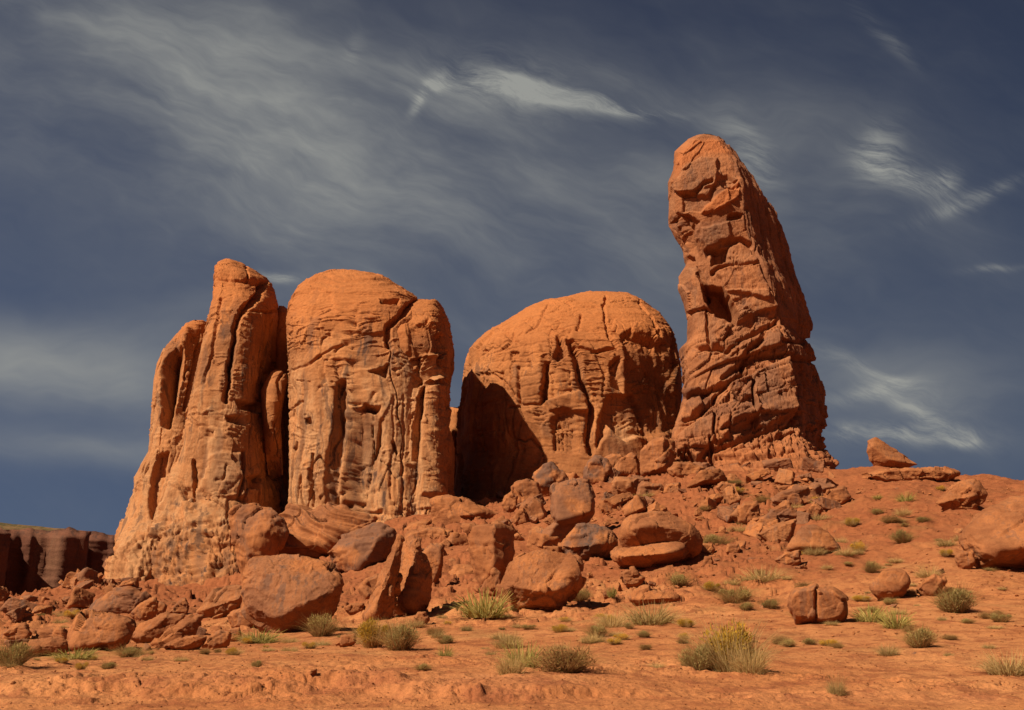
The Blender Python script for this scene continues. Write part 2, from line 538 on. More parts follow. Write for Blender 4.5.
def ground_base(X, Y):
    Yc = np.clip(Y, 1.0, 9000)
    pu = np.clip(CX + F * 1.03 * X / np.maximum(Yc, 4), -500, 1600)
    fi = (pu + 500) / 2100 * (NU - 1)
    fj = np.clip((np.log(Yc) - lyg[0]) / (lyg[-1] - lyg[0]) * (NY - 1), 0, NY - 1.001)
    fi = np.clip(fi, 0, NU - 1.001)
    i, j = fi.astype(int), fj.astype(int)
    a, b = fi - i, fj - j
    return (HG[i, j] * (1 - a) + HG[i + 1, j] * a) * (1 - b) + (HG[i, j + 1] * (1 - a) + HG[i + 1, j + 1] * a) * b


def ground_z(X, Y, detail=True):
    X = np.atleast_1d(np.asarray(X, float))
    Y = np.atleast_1d(np.asarray(Y, float))
    z = ground_base(X, Y)
    V = np.stack([X, Y, np.zeros_like(X)], 1)
    # the cut bank by the road: its line wanders
    wob = fbm(V, (5, 5, 1), 3, 3)
    wob2 = fbm(V, (0.8, 0.8, 1), 4, 8)
    near = sst(Y, 14.5, 17.5) * (1 - sst(Y, 24, 32))
    bank = sst(Y + wob * 2.6 + wob2 * 1.0, 17.9, 18.7)
    left = 1 - sst(X, 0.5, 3.5)
    z = z * (1 - near * 0.6) + near * 0.6 * (bank * (0.20 * left + 0.08) + 0.02 * (Y - 17))
    f_far = sst(Y, 35, 75)
    z = z + fbm(V, (9, 9, 1), 3, 5) * (0.10 + 0.9 * f_far)
    if detail:
        z = z + fbm(V, (1.6, 1.6, 1), 4, 6) * (0.07 + 0.38 * f_far)
        e = fbm(V, (0.5, 0.9, 1), 3, 11, ridged=True)
        z = z + e * 0.05 * near * bank * (1 - sst(Y, 19.5, 22)) * (0.4 + 0.6 * left)
        f1, cr, cid = voro(V + fbm(V, 3.0, 2, 31)[:, None] * 1.2, (3.0, 2.4, 9), 32, tilt=True)
        f1, cr2, cid2 = voro(V + fbm(V, 1.0, 2, 33)[:, None] * .6, (1.2, 1.0, 9), 34, tilt=True)
        rough = sst(Y, 42, 62) * (1 - sst(Y, 190, 230)) * sst(fbm(V, (16, 16, 1), 3, 35), -0.30, 0.12)
        rough = rough * (1 - 0.75 * sst(X / np.maximum(Y, 1), 0.26, 0.34))
        z = z + rough * ((cid - 0.5) * 0.85 * sst(Y, 60, 110) + (cid2 - 0.5) * 0.45)
        f1, cr, cid = voro(V + fbm(V, 1.0, 2, 2)[:, None] * 0.5, (0.40, 0.22, 9), 4)
        rub = sst(fbm(V, (4, 2.5, 1), 3, 21), 0.05, 0.30) * near * sst(Y, 16.5, 17.6)
        z = z + rub * (cid * 0.09 + 0.03 * sst(cr, 0, 0.2))
        z = z + fbm(V, (0.25, 0.35, 1), 3, 22) * 0.028 * (1 - sst(Y, 30, 45)) + fbm(V, (0.8, 1.0, 1), 3, 23) * 0.06 * sst(Y, 17, 19)
    return z


def ground_hit(px, py, y0=10.0, y1=210.0):
    u, v = ray_uv(px, py)
    Y = np.exp(np.linspace(math.log(y0), math.log(y1), 900))
    d = (CAMZ + v * Y) - ground_z(u * Y, Y, False)
    k = np.where(d < 0)[0]
    return float(Y[k[0]]) if len(k) else float(Y[np.argmin(d)])


# fan-shaped grid: dense inside the view, reaching the horizon all around
ang = np.concatenate([np.linspace(-180, -48, 30)[:-1], np.linspace(-48, -30.5, 60)[:-1], np.linspace(-30.5, 30.5, 900),
                      np.linspace(30.5, 48, 60)[1:], np.linspace(48, 180, 30)[1:-1]])
rad = np.concatenate([[0.05, 2, 5, 8, 11, 13.5], np.exp(np.linspace(math.log(15), math.log(26), 210)),
                      np.exp(np.linspace(math.log(26), math.log(230), 470))[1:], np.exp(np.linspace(math.log(230), math.log(9000), 40))[1:]])
A, Rr = np.meshgrid(np.radians(ang), rad, indexing='ij')
gx, gy = (np.sin(A) * Rr).ravel(), (np.cos(A) * Rr).ravel()
gz = ground_z(gx, np.where(gy < 1, 1.0, gy))
gz = np.where(gy < 3, gz * 0, gz)
nA, nR = A.shape
GV = np.stack([gx, gy, gz], 1)
ii, jj = np.meshgrid(np.arange(nA), np.arange(nR - 1), indexing='ij')
i2 = (ii + 1) % nA
GF = np.stack([ii * nR + jj, ii * nR + jj + 1, i2 * nR + jj + 1, i2 * nR + jj], -1).reshape(-1, 4)
# dirt tint: r = darker red rubble soil, g = dried weed cover, b = pale bank
gt = np.zeros((len(GV), 3))
ty = GV[:, 1]
gt[:, 0] = sst(ty + fbm(GV, (14, 14, 5), 3, 9) * 30, 45, 80) * 0.85
wn = fbm(GV, (3.5, 3.5, 3), 4, 14)
gt[:, 1] = sst(wn, 0.12, 0.45) * sst(ty, 22, 30) * (1 - sst(ty, 90, 130)) * 0.40
pxg, pyg = project(GV)
gt[:, 2] = sst(wn, -0.1, 0.3) * (1 - sst(ty, 19.5, 21)) * sst(ty, 17, 18) * 0.15
ground = mesh_obj('ground', GV, GF, M_ground, tint=gt)
tag(ground, kind='structure')


# ------------------------------------------------------------------ buttes: lofted rings carved in numpy
def clean_disp(V, Fq, D):
    return V + vnormals(V, Fq) * D[:, None]


def ring_faces(nr, m):
    i, j = np.meshgrid(np.arange(nr - 1), np.arange(m), indexing='ij')
    j2 = (j + 1) % m
    return np.stack([i * m + j, (i + 1) * m + j, (i + 1) * m + j2, i * m + j2], -1).reshape(-1, 4)


LAST = {}


def refit(V, nr, m, xl, xr):
    """after carving: bring the smoothed outline of every level back to its measured width"""
    px = project(V)[0].reshape(nr, m)
    L, Rm = px.min(1), px.max(1)
    k = np.ones(17) / 17.0
    sm = lambda a: np.convolve(np.pad(a, 8, mode='edge'), k, 'valid')
    dL, dR = sm(xl - L), sm(xr - Rm)
    t = (px - L[:, None]) / np.maximum(Rm - L, 1.0)[:, None]
    sh = np.clip(dL[:, None] * (1 - t) + dR[:, None] * t, -14, 14)
    V = V.copy()
    V[:, 0] += sh.ravel() * V[:, 1] / F
    return V


def loft(knots, Yb, nr, m, expo=2.3, pw=1.5, radial=False):
    """knots: (py, xl, xr, front depth, back depth) from summit down; each ring level at depth Yb"""
    K = np.array(knots, float)
    q = np.linspace(0, 1, nr) ** pw
    py = K[0, 0] + (K[-1, 0] - K[0, 0]) * q
    col = [np.interp(py, K[:, 0], K[:, k]) for k in range(1, K.shape[1])]
    xl, xr, df, db = col[:4]
    th = np.concatenate([np.linspace(math.pi, 2 * math.pi, int(m * 0.74), endpoint=False), np.linspace(0, math.pi, m - int(m * 0.74), endpoint=False)])
    c, s = np.cos(th), np.sin(th)
    e = 2.0 / expo
    cc = np.sign(c) * np.abs(c) ** e
    ss = np.sign(s) * np.abs(s) ** e
    dy = np.where(ss[None, :] < 0, ss[None, :] * df[:, None], ss[None, :] * db[:, None])
    if K.shape[1] > 5:
        dy = dy + col[4][:, None]
    uvl = np.array([ray_uv(a, b) for a, b in zip(xl, py)])
    uvr = np.array([ray_uv(a, b) for a, b in zip(xr, py)])
    zz = CAMZ + uvl[:, 1] * Yb
    Yg = Yb + dy
    mid = (uvl[:, 0] + uvr[:, 0]) / 2
    half = (uvr[:, 0] - uvl[:, 0]) / 2
    tl = 1 - sst((py - py[0]) / (py[-1] - py[0]), 0.0, 0.55)
    Zz = zz[:, None] + uvl[:, 1][:, None] * dy * tl[:, None]
    eL, eR = (mid - half) * Yb, (mid + half) * Yb
    for _ in range(0 if radial else 5):                                   # widen or narrow each ring until its outline has the wanted width
        X = (eL + eR)[:, None] / 2 + (eR - eL)[:, None] / 2 * cc[None, :]
        pp = project(np.stack([X, Yg, Zz], -1).reshape(-1, 3))[0].reshape(X.shape)
        eL = eL + (xl - pp.min(1)) * Yb / F
        eR = eR + (xr - pp.max(1)) * Yb / F
    LAST.update(nr=nr, m=m, xl=xl, xr=xr)
    if radial:                                           # a blade that lies along the line of sight
        X = (mid[:, None] + half[:, None] * cc[None, :]) * Yg
    Vv = np.stack([X, Yg, Zz], -1).reshape(-1, 3)
    return Vv, ring_faces(nr, m)


def corner_loft(secs, Yb, nr, segs, pw=1.2, tens=0.35):
    """secs: (py, [(px, dy), ...]) same corner count on every level; segs = samples on each side"""
    pys = np.array([s_[0] for s_ in secs], float)
    C = np.array([s_[1] for s_ in secs], float)
    q = np.linspace(0, 1, nr) ** pw
    py = pys[0] + (pys[-1] - pys[0]) * q
    n = C.shape[1]
    cx = np.array([np.interp(py, pys, C[:, k, 0]) for k in range(n)]).T
    cy = np.array([np.interp(py, pys, C[:, k, 1]) for k in range(n)]).T
    den = np.array([ray_uv(512, p) for p in py])
    X = np.zeros_like(cx)
    for k in range(n):
        X[:, k] = np.array([ray_uv(a, b)[0] for a, b in zip(cx[:, k], py)]) * (Yb + cy[:, k])
    Yy = Yb + cy
    zz = CAMZ + den[:, 1] * Yb
    px_, yy_ = [], []
    for k in range(n):
        t = np.linspace(0, 1, segs[k], endpoint=False)[None, :]
        for A_, out in ((X, px_), (Yy, yy_)):
            p0, p1, p2, p3 = (A_[:, (k - 1) % n, None], A_[:, k, None], A_[:, (k + 1) % n, None], A_[:, (k + 2) % n, None])
            m1, m2 = (p2 - p0) * tens * 0.5, (p3 - p1) * tens * 0.5
            h = (2 * t ** 3 - 3 * t ** 2 + 1) * p1 + (t ** 3 - 2 * t ** 2 + t) * m1 + (-2 * t ** 3 + 3 * t ** 2) * p2 + (t ** 3 - t ** 2) * m2
            out.append(h)
    XX = np.concatenate(px_, 1)
    YY = np.concatenate(yy_, 1)
    m = XX.shape[1]
    LAST.update(nr=nr, m=m, xl=cx[:, 0], xr=cx[:, 3])
    tl = 1 - sst((py - py[0]) / (py[-1] - py[0]), 0.0, 0.35)
    Zz = zz[:, None] + den[:, 1][:, None] * (YY - Yb) * tl[:, None]
    Vv = np.stack([XX, YY, Zz], -1).reshape(-1, 3)
    return Vv, ring_faces(nr, m)


class Carver:
    """collects displacement (metres outwards) and tint for a rock surface; features are given on the face of the rock"""
    def __init__(s, V, Fq, wob=3.0, seed=0, front=True):
        s.V, s.F = V, Fq
        s.N = vnormals(V, Fq)
        px, py = project(V)
        s.px0, s.py0 = px, py
        s.px = px + fbm(V, 3.2, 3, seed + 40) * wob + fbm(V, 0.9, 2, seed + 44) * wob * 0.35
        s.py = py + fbm(V, 3.2, 3, seed + 41) * wob + fbm(V, 0.9, 2, seed + 45) * wob * 0.35
        s.D = np.zeros(len(V))
        s.T = np.zeros((len(V), 3))
        s.fm = sst(-s.N[:, 1], -0.25, 0.10)
        s.seed = seed
        s.meta = dict(LAST)

    def crack(s, pts, w=2.0, d=1.0, p=1.0):
        q = np.clip(1 - seg_dist(s.px, s.py, pts) / w, 0, 1) ** p
        s.D -= 0.85 * d * q * s.fm

    def ridge(s, pts, w=6.0, d=1.0):
        q = 0.6 * np.exp(-(seg_dist(s.px, s.py, pts) / w) ** 2)
        s.D += 1.0 * d * q * s.fm

    def patch(s, pts, d, e=3.0, tint=None, ta=0.8):
        q = sst(poly_sd(s.px, s.py, pts), -e * 0.5, e * 0.5)
        s.D += 1.0 * d * q * s.fm
        if tint is not None:
            s.stain(pts, tint, ta, e)

    def stain(s, pts, ch, a=0.8, e=3.0):
        q = sst(poly_sd(s.px, s.py, pts), -e, e)
        s.T[:, ch] = np.maximum(s.T[:, ch], q * a)

    def slope(s, pts, d0, d1, ax=0, e=3.0):
        """patch whose offset runs from d0 to d1 across the polygon (ax 0 left-right, 1 top-bottom)"""
        P_ = np.array(pts, float)
        c = s.px if ax == 0 else s.py
        t = np.clip((c - P_[:, ax].min()) / (np.ptp(P_[:, ax]) + 1e-6), 0, 1)
        q = sst(poly_sd(s.px, s.py, pts), -e * 0.5, e * 0.5)
        s.D += 1.0 * (d0 + (d1 - d0) * t) * q * s.fm

    def finish(s):
        V2 = s.V + s.N * s.D[:, None]
        return refit(V2, **s.meta)


def join(parts):
    Vs, Fs, Ts, k = [], [], [], 0
    for v, f, t in parts:
        Vs.append(v)
        Fs.append(f + k)
        Ts.append(t)
        k += len(v)
    return np.concatenate(Vs), np.concatenate(Fs), np.concatenate(Ts)


def blocks(V, h, w, seed, slope=0.0, warp=1.0):
    """courses of jointed blocks: random value per block and distance to the nearest joint"""
    Vw = V + fbm(V, 4 * h, 2, seed)[:, None] * warp * h
    z = (Vw[:, 2] - slope * Vw[:, 0]) / h
    z = z + gnoise(np.stack([V[:, 0] / (6 * w), z * 0, z * 0.35], 1), seed + 1) * 1.2
    li = np.floor(z)
    fz = z - li
    one = li.astype(np.int64).astype(np.uint32)
    r0 = _three(_hash(one, one * 0, one * 0, seed + 2))
    s_ = (Vw[:, 0] + 0.55 * Vw[:, 1]) / (w * (0.6 + 1.1 * r0[1])) + r0[0] * 50
    ci = np.floor(s_)
    fs = s_ - ci
    r = _three(_hash(one, ci.astype(np.int64).astype(np.uint32), one * 0, seed + 3))
    e = np.minimum(np.minimum(fz, 1 - fz) * h, np.minimum(fs, 1 - fs) * w * 0.9)
    tilt = (fs - 0.5) * (r[1] - 0.5) * 1.2 + (fz - 0.5) * (r[2] - 0.5)
    return r[0] + tilt * 0.6, e, r0[2]


def joints(V, scale, seed, width=0.045):
    n = fbm(V, scale, 3, seed)
    return 1 - sst(np.abs(n), 0, width)


def cliff_texture(c, topmask, base=0.0, k=1.0):
    """weathering shared by the three big walls"""
    V, s = c.V, c.seed
    side = 1 - topmask
    c.D += fbm(V, 15, 3, s + 1) * 0.9 * k
    # tall shallow flutes, sharper on one flank than on the other
    fl = fbm(V + fbm(V, 12, 2, s + 14)[:, None] * 3, (5.5, 5.5, 50), 3, s + 2)
    c.D += np.clip(fl, -0.30, 0.15) * 0.9 * k * side
    Vj = V + fbm(V, 6, 2, s + 20)[:, None] * 1.2
    c.D -= joints(Vj, (8, 8, 45), s + 21, 0.022) * 0.75 * k * side * sst(fbm(V, 11, 2, s + 22), -0.25, 0.0)
    c.D -= joints(Vj, (40, 40, 9), s + 23, 0.016) * 0.22 * k * sst(fbm(V, 9, 2, s + 24), 0.0, 0.2)
    c.D += fbm(V, (1.3, 1.3, 14), 3, s + 12) * 0.10 * k * side
    # flat tilted flakes the size of houses, then smaller ones in places
    Vw = V + fbm(V, 9, 2, s + 3)[:, None] * np.array([1.5, 1.5, 2.5])
    f1, cr, cid = voro(Vw, (8, 8, 17), s + 4, tilt=True)
    m1 = sst(fbm(V, 18, 2, s + 16), -0.25, 0.15)
    c.D += (cid - 0.5) * 0.95 * k * (0.15 + 0.85 * side) * m1
    f1, cr, cid2 = voro(Vw, (2.6, 2.6, 4.5), s + 5, tilt=True)
    msk = sst(fbm(V, 9, 2, s + 6), 0.08, 0.32) * (0.3 + 0.7 * side)
    c.D += (cid2 - 0.5) * 0.42 * k * msk - 0.12 * (1 - sst(cr, 0, 0.10)) * msk * k
    # sharp short ledges: terraced noise
    t = fbm(Vw, (11, 11, 2.6), 3, s + 17)
    c.D += (np.abs(np.mod(t * 3.0, 1.0) - 0.12) < 0.12) * 0.22 * k * sst(fbm(V, 7, 2, s + 18), 0.0, 0.25)
    # bedding lines
    c.D += fbm(Vw, (35, 35, 1.0), 3, s + 7) * (0.06 + 0.30 * topmask) * k
    c.D += fbm(V, 1.1, 4, s + 8, rough=0.70) * 0.19 * k
    # pits
    pit = sst(fbm(V, (1.8, 1.8, 1.1), 2, s + 9), 0.36, 0.46) * sst(fbm(V, 9, 2, s + 19), 0.0, 0.3)
    c.D -= pit * 0.28 * k * side


def crumble(c, msk, k=1.0, sc=1.0):
    """ribbed, blocky rotten rock at the foot of a wall"""
    V, s = c.V, c.seed
    Vw = V + fbm(V, 4 * sc, 2, s + 50)[:, None] * 1.0 * sc
    r = fbm(Vw, (2.6 * sc, 2.6 * sc, 14 * sc), 3, s + 51, rough=0.5)
    bv, be, lay = blocks(V, 1.25 * sc, 1.3 * sc, s + 52, 0.05, 0.9)
    bw, bf, lay2 = blocks(V, 0.6 * sc, 0.8 * sc, s + 56, -0.05, 1.3)
    m2 = sst(fbm(V, 4 * sc, 2, s + 58), -0.15, 0.15)
    c.D += msk * k * (np.clip(r, -.4, .3) * 0.9 + (bv - 0.5) * 0.55 * (0.4 + 0.6 * m2) + (lay - 0.5) * 0.35 - 0.14 * (1 - sst(be, 0, 0.16)) + (bw - 0.5) * 0.36 - 0.08 * (1 - sst(bf, 0, 0.1)) + fbm(V, 0.7, 3, s + 59, rough=0.65) * 0.20)


# ---- butte A, the left one with the high narrow summit
YA = 179.0
secs = [(261.3, 226, 230, .6, .6), (264, 218, 239, 3, 3), (268, 214.6, 247, 5, 5), (273, 214, 257, 7, 7), (279, 213.6, 266, 8.5, 9), (289, 213.2, 273.5, 10, 11),
        (300, 212.4, 277.5, 11.5, 12), (320, 207.5, 281, 13, 13), (345, 203, 282, 14, 14), (380, 196, 281, 15, 15), (410, 190, 283, 16, 16),
        (440, 182, 287, 16.5, 16), (475, 172, 291, 17, 17), (510, 160, 298, 19, 18), (545, 148, 306, 22, 20), (600, 138, 320, 27, 22)]
V_, F_ = loft(secs, YA, 430, 430, 3.6)
c = Carver(V_, F_, 3.0, 100)
top = sst(-c.py0, -330, -275)
cliff_texture(c, top)
cr_ = sst(c.py0 + fbm(c.V, 6, 3, 7) * 22, 500, 530)
crumble(c, cr_, 1.25)
c.crack([(246, 266), (247, 282)], 1.6, 0.8)
c.patch([(214, 262), (232, 259), (262, 274), (276, 288), (262, 286), (240, 278), (216, 276)], 0.35, 3)
c.crack([(216, 279), (240, 281), (262, 288)], 2.2, 0.8)
c.crack([(262, 286), (252, 300), (245, 308), (236, 320), (234, 340), (231, 372), (226, 400)], 4.0, 2.2)
c.ridge([(268, 290), (255, 330), (250, 370)], 12, 1.6)
c.crack([(238, 312), (255, 313), (272, 312)], 1.8, 0.9)
c.patch([(233, 340), (235, 338), (234, 365), (227, 372), (229, 350)], -0.8, 3)
c.stain([(233, 335), (238, 338), (235, 368), (226, 390), (222, 380)], 1, 0.55, 4)
c.patch([(238, 400), (262, 404), (262, 412), (240, 408)], -1.6, 3)
c.patch([(226, 416), (246, 416), (247, 423), (228, 421)], -1.4, 3)
c.crack([(243, 452), (240, 480), (238, 500), (246, 502)], 3.0, 1.4)
c.patch([(212, 455), (240, 452), (242, 498), (214, 500), (196, 490), (204, 468)], 0.8, 4)
c.stain([(212, 462), (242, 452), (240, 492), (206, 494)], 1, 0.35, 6)
c.patch([(176, 486), (190, 490), (193, 503), (180, 503)], -0.8, 4)
c.crack([(191, 462), (189, 490), (190, 503)], 3, 1.6)
c.patch([(246, 476), (264, 475), (263, 487), (248, 486)], -1.7, 3)
c.patch([(246, 487), (262, 488), (262, 502), (246, 504)], 0.5, 2, 0, 0.9)
c.ridge([(176, 420), (166, 490), (152, 530)], 5, 1.6)
c.crack([(182, 330), (178, 380), (172, 440)], 3, 1.0)
c.crack([(192, 368), (186, 400), (182, 405)], 2, 0.8)
c.crack([(221, 300), (214, 350), (206, 380)], 2.5, 0.6)
c.patch([(176, 502), (228, 500), (224, 524), (182, 526)], 0.6, 4, 0, 1.0)
c.T[:, 0] = np.maximum(c.T[:, 0], sst(c.py0 + fbm(c.V, 8, 3, 71) * 60, 320, 420) * 0.75 * (1 - sst(c.px0, 232, 262) * 0.7))
c.T[:, 2] = np.maximum(c.T[:, 2], sst(-c.py0, -330, -290) * 0.8)
ft = sst(c.py0 + fbm(c.V, 6, 3, 77) * 20, 525, 550)
c.T[:, 0] *= 1 - 0.6 * ft
c.T[:, 1] = np.maximum(c.T[:, 1], ft * sst(fbm(c.V, (1.6, 1.6, 6), 3, 78), -0.05, 0.2) * 0.5)
c.T[:, 1] = np.maximum(c.T[:, 1], (1 - ft) * sst(fbm(c.V, (1.5, 1.5, 30), 3, 79), 0.12, 0.26) * 0.45 * sst(c.py0, 300, 360))
butA = [(c.finish(), c.F, c.T)]
# far left fin of butte A
secs = [(319.5, 192, 203, 1, 1), (323, 186, 210, 3, 4), (334, 176, 214, 5, 8), (351, 163, 218, 7, 10), (365, 157, 218, 8, 11), (384, 153.5, 220, 9, 12), (403, 152, 222, 10, 12),
        (434, 150, 224, 11, 12), (459, 148, 226, 12, 13), (470, 141, 226, 12, 13), (482, 134, 226, 12, 14), (498, 133, 226, 13, 14), (518, 125, 226, 14, 15), (535, 117, 226, 16, 16), (552, 113, 226, 19, 17), (600, 96, 230, 24, 18)]
V_, F_ = loft(secs, YA - 3, 300, 300, 2.6)
c = Carver(V_, F_, 2.5, 200)
cliff_texture(c, sst(-c.py0, -350, -325), k=0.7)
crumble(c, sst(c.py0 + fbm(c.V, 6, 3, 8) * 20, 520, 548), 1.0)
c.patch([(164, 362), (176, 350), (182, 350), (178, 380), (169, 428), (161, 425), (161, 378)], -4.2, 5)
c.stain([(166, 346), (182, 336), (176, 356), (170, 400), (162, 425), (160, 370)], 1, 0.35, 3)  # shade of the recess put into the colour over the carved hollow
c.crack([(200, 345), (192, 370), (183, 410)], 3, 1.4)
c.ridge([(188, 330), (178, 360), (172, 410)], 4, 1.6)
c.patch([(158, 455), (170, 453), (166, 480), (152, 520), (148, 500)], -1.6, 4)
c.T[:, 0] = sst(c.py0 + fbm(c.V, 8, 3, 72) * 50, 340, 430) * 0.7
c.T[:, 2] = sst(-c.py0, -350, -325) * 0.7
butA.append((c.finish(), c.F, c.T))
secs = [(348, 163.5, 168, .5, 1), (352, 161.5, 169, 1.5, 4), (365, 157, 167, 2, 6), (384, 154, 165.5, 3, 8), (403, 152, 165, 3.5, 9), (434, 151, 163, 3, 9), (459, 150, 161, 2, 8), (490, 148, 158, -1, 8), (530, 146, 152, -4, 8)]
V_, F_ = loft(secs, YA - 8, 220, 150, 2.6, radial=True)
c = Carver(V_, F_, 1.5, 215)
cliff_texture(c, c.py0 * 0, k=0.35)
c.T[:, 0] = 0.8
butA.append((c.finish(), c.F, c.T))
# small rounded column in the gap
secs = [(370.5, 276, 281, .5, .5), (373, 270, 286, 2, 2), (380, 265, 288, 3, 3), (391, 261, 286, 3.5, 5), (405, 260.5, 283, 4, 5), (425, 262, 281, 3.5, 5), (445, 264, 282, 1.5, 5), (475, 268, 283, -3, 6)]
V_, F_ = loft(secs, YA - 8, 200, 130, 2.1, radial=True)
c = Carver(V_, F_, 2, 230)
cliff_texture(c, c.py0 * 0, k=0.45)
c.crack([(284, 372), (278, 380), (280, 400)], 2.5, 0.8)
butA.append((c.finish(), c.F, c.T))
V_, F_, T_ = join(butA)
o = mesh_obj('sandstone_butte', V_, F_, M_butte, origin=P(210, 590, YA), tint=T_)
tag(o, 'leftmost tall red sandstone butte with a narrow beak-like summit and a crumbling pale ribbed foot', 'rock butte', 'great sandstone buttes of the formation')

# ---- butte B, flat fronted with a domed top and a bulging head on the right
YB = 176.0
secs = [(270.6, 338, 350, .6, .6), (271.2, 325, 357, 3, 3), (273, 318, 366, 5, 6), (278, 307.5, 385, 8, 9), (286, 298, 399, 10.5, 12), (292, 294.5, 412, 12, 14), (300, 291, 420, 13, 15),
        (306, 288, 424, 14, 16), (325, 286, 432, 15, 17), (370, 288, 437, 16, 18), (427, 289, 440, 17, 18), (445, 289, 440, 17, 18), (490, 289, 444, 18, 18), (560, 286, 450, 20, 18)]
V_, F_ = loft(secs, YB, 430, 460, 3.8)
c = Carver(V_, F_, 3.0, 300)
top = sst(-c.py0, -335, -285)
cliff_texture(c, top)
cr_ = sst(c.py0 + fbm(c.V, 6, 3, 17) * 14 + sst(c.px0, 380, 430) * 16, 508, 522)
crumble(c, cr_, 0.9)
c.patch([(379, 301), (398, 301), (399, 305), (380, 304)], -1.6, 2.5)
c.crack([(421, 300), (408, 306), (398, 318), (389, 326), (388, 345)], 4.5, 2.0)
c.stain([(376, 306), (396, 306), (397, 314), (378, 313)], 1, 0.6, 3)
c.patch([(356, 332), (388, 332), (388, 368), (356, 368)], -0.5, 3)
c.stain([(358, 334), (378, 334), (376, 366), (358, 366)], 1, 0.45, 5)
c.patch([(370, 372), (387, 363), (384, 378)], -2.2, 3)
c.crack([(334, 352), (345, 345), (356, 324)], 2.6, 1.0)
c.crack([(352, 348), (354, 372), (346, 375)], 2.2, 0.9)
# the long dark groove down the middle and the thin pillar right of it
c.slope([(336, 384), (345, 378), (342, 440), (338, 505), (324, 505), (328, 440), (334, 410)], -0.5, -2.6, 0, 3)
c.stain([(336, 384), (344, 384), (340, 440), (336, 500), (326, 500), (330, 430)], 1, 0.5, 3)
c.ridge([(345, 376), (346, 440), (341, 500)], 3.0, .6)
c.patch([(364, 404), (378, 408), (376, 412), (362, 410)], -2.2, 3)
c.patch([(356, 408), (380, 406), (381, 440), (376, 508), (356, 508), (354, 440)], -0.9, 3)
c.stain([(356, 420), (378, 414), (382, 470), (374, 486), (358, 486)], 1, 0.40, 6)
c.crack([(382, 420), (380, 440), (376, 456)], 3, 1.5)
c.crack([(393, 444), (398, 452)], 3, 1.5)
c.crack([(311, 470), (310, 500)], 3, 1.5)
c.crack([(313, 455), (313, 490), (310, 505)], 2, 1.0)
c.patch([(302, 420), (308, 418), (309, 424), (303, 425)], -1.0, 2)
c.crack([(290, 372), (305, 366), (330, 350), (350, 342)], 2, 0.5)
c.crack([(289, 410), (300, 402)], 2, 0.7)
c.patch([(346, 502), (352, 502), (353, 508), (346, 508)], -1.6, 3)
c.crack([(362, 510), (382, 512)], 3, 1.2)
for x0, a in ((393, .35), (404, .4), (300, .3)):
    c.crack([(x0, 395), (x0 + 1, 440), (x0, 500)], 2.2, a)
c.T[:, 0] = sst(c.py0 + fbm(c.V, 8, 3, 73) * 50 - sst(c.px0, 296, 270) * 30, 325, 400) * 0.85
c.T[:, 2] = sst(-c.py0, -350, -300) * 0.7
c.T[:, 1] = np.maximum(c.T[:, 1], sst(fbm(c.V, (1.5, 1.5, 34), 3, 80), 0.12, 0.26) * 0.5 * sst(c.py0, 310, 370))
butB = [(c.finish(), c.F, c.T)]
secs = [(299.8, 424, 434, .6, .6), (301, 416, 437, 3, 3), (304, 409, 440, 5, 5), (309, 403, 443.5, 7, 7), (322, 394, 449.5, 10, 9), (335, 389, 452, 11, 10), (351, 390, 454.5, 11.5, 11),
        (365, 394, 454, 11, 11), (375, 398, 451.5, 10.5, 11), (389, 398, 449.5, 10, 12), (428, 396, 451, 11, 13), (445, 396, 455, 12, 13), (490, 394, 454, 13, 13), (560, 390, 458, 15, 14)]
V_, F_ = loft(secs, YB - 4, 400, 300, 2.9)
c = Carver(V_, F_, 2.5, 330)
top = sst(-c.py0, -335, -305)
cliff_texture(c, top, k=0.8)
crumble(c, sst(c.py0 + fbm(c.V, 6, 3, 27) * 12, 498, 510), 1.0)
c.patch([(394, 326), (407, 322), (408, 350), (398, 360), (392, 350)], 0.4, 3)
c.slope([(406, 330), (428, 318), (446, 336), (448, 352), (406, 358)], -0.2, -1.4, 0, 4)
c.stain([(408, 332), (432, 325), (446, 338), (430, 350), (408, 346)], 1, 0.4, 5)
c.patch([(408, 359), (448, 354), (440, 358), (438, 375), (418, 386), (417, 366), (406, 368)], -1.8, 3)
c.patch([(416, 360), (424, 355), (440, 355), (438, 362), (441, 376), (428, 382), (422, 384)], 1.4, 2, 0, 0.9)
c.patch([(408, 372), (418, 372), (417, 388), (406, 388)], -1.6, 2.5)
c.patch([(408, 388), (423, 387), (418, 410), (413, 440), (409, 440)], 0.6, 2, 0, .8)
c.slope([(416, 398), (424, 388), (422, 410), (418, 450), (414, 495), (411, 495), (411, 440)], -0.5, -3.0, 0, 2)
c.patch([(424, 390), (442, 384), (446, 420), (444, 495), (420, 495), (420, 430)], 0.9, 4)
crumble(c, sst(poly_sd(c.px, c.py, [(430, 400), (446, 400), (448, 470), (440, 480), (430, 460)]), -3, 4), 0.4)
c.crack([(449, 392), (450, 440), (449, 490)], 3, 1.2)
c.crack([(402, 366), (404, 400), (400, 495)], 3, 1.0)
c.crack([(396, 352), (400, 372), (398, 384)], 4, 1.8)
c.T[:, 0] = np.maximum(c.T[:, 0], sst(c.py0 + fbm(c.V, 8, 3, 74) * 30, 362, 400) * 0.75 * (1 - sst(c.px0, 424, 440) * 0.7))
c.T[:, 2] = sst(-c.py0, -360, -320) * 0.6
butB.append((c.finish(), c.F, c.T))
V_, F_, T_ = join(butB)
o = mesh_obj('sandstone_butte', V_, F_, M_butte, origin=P(370, 520, YB), tint=T_)
tag(o, 'broad sheer sandstone butte with a dark groove down its face and a bulging right-hand head', 'rock butte', 'great sandstone buttes of the formation')

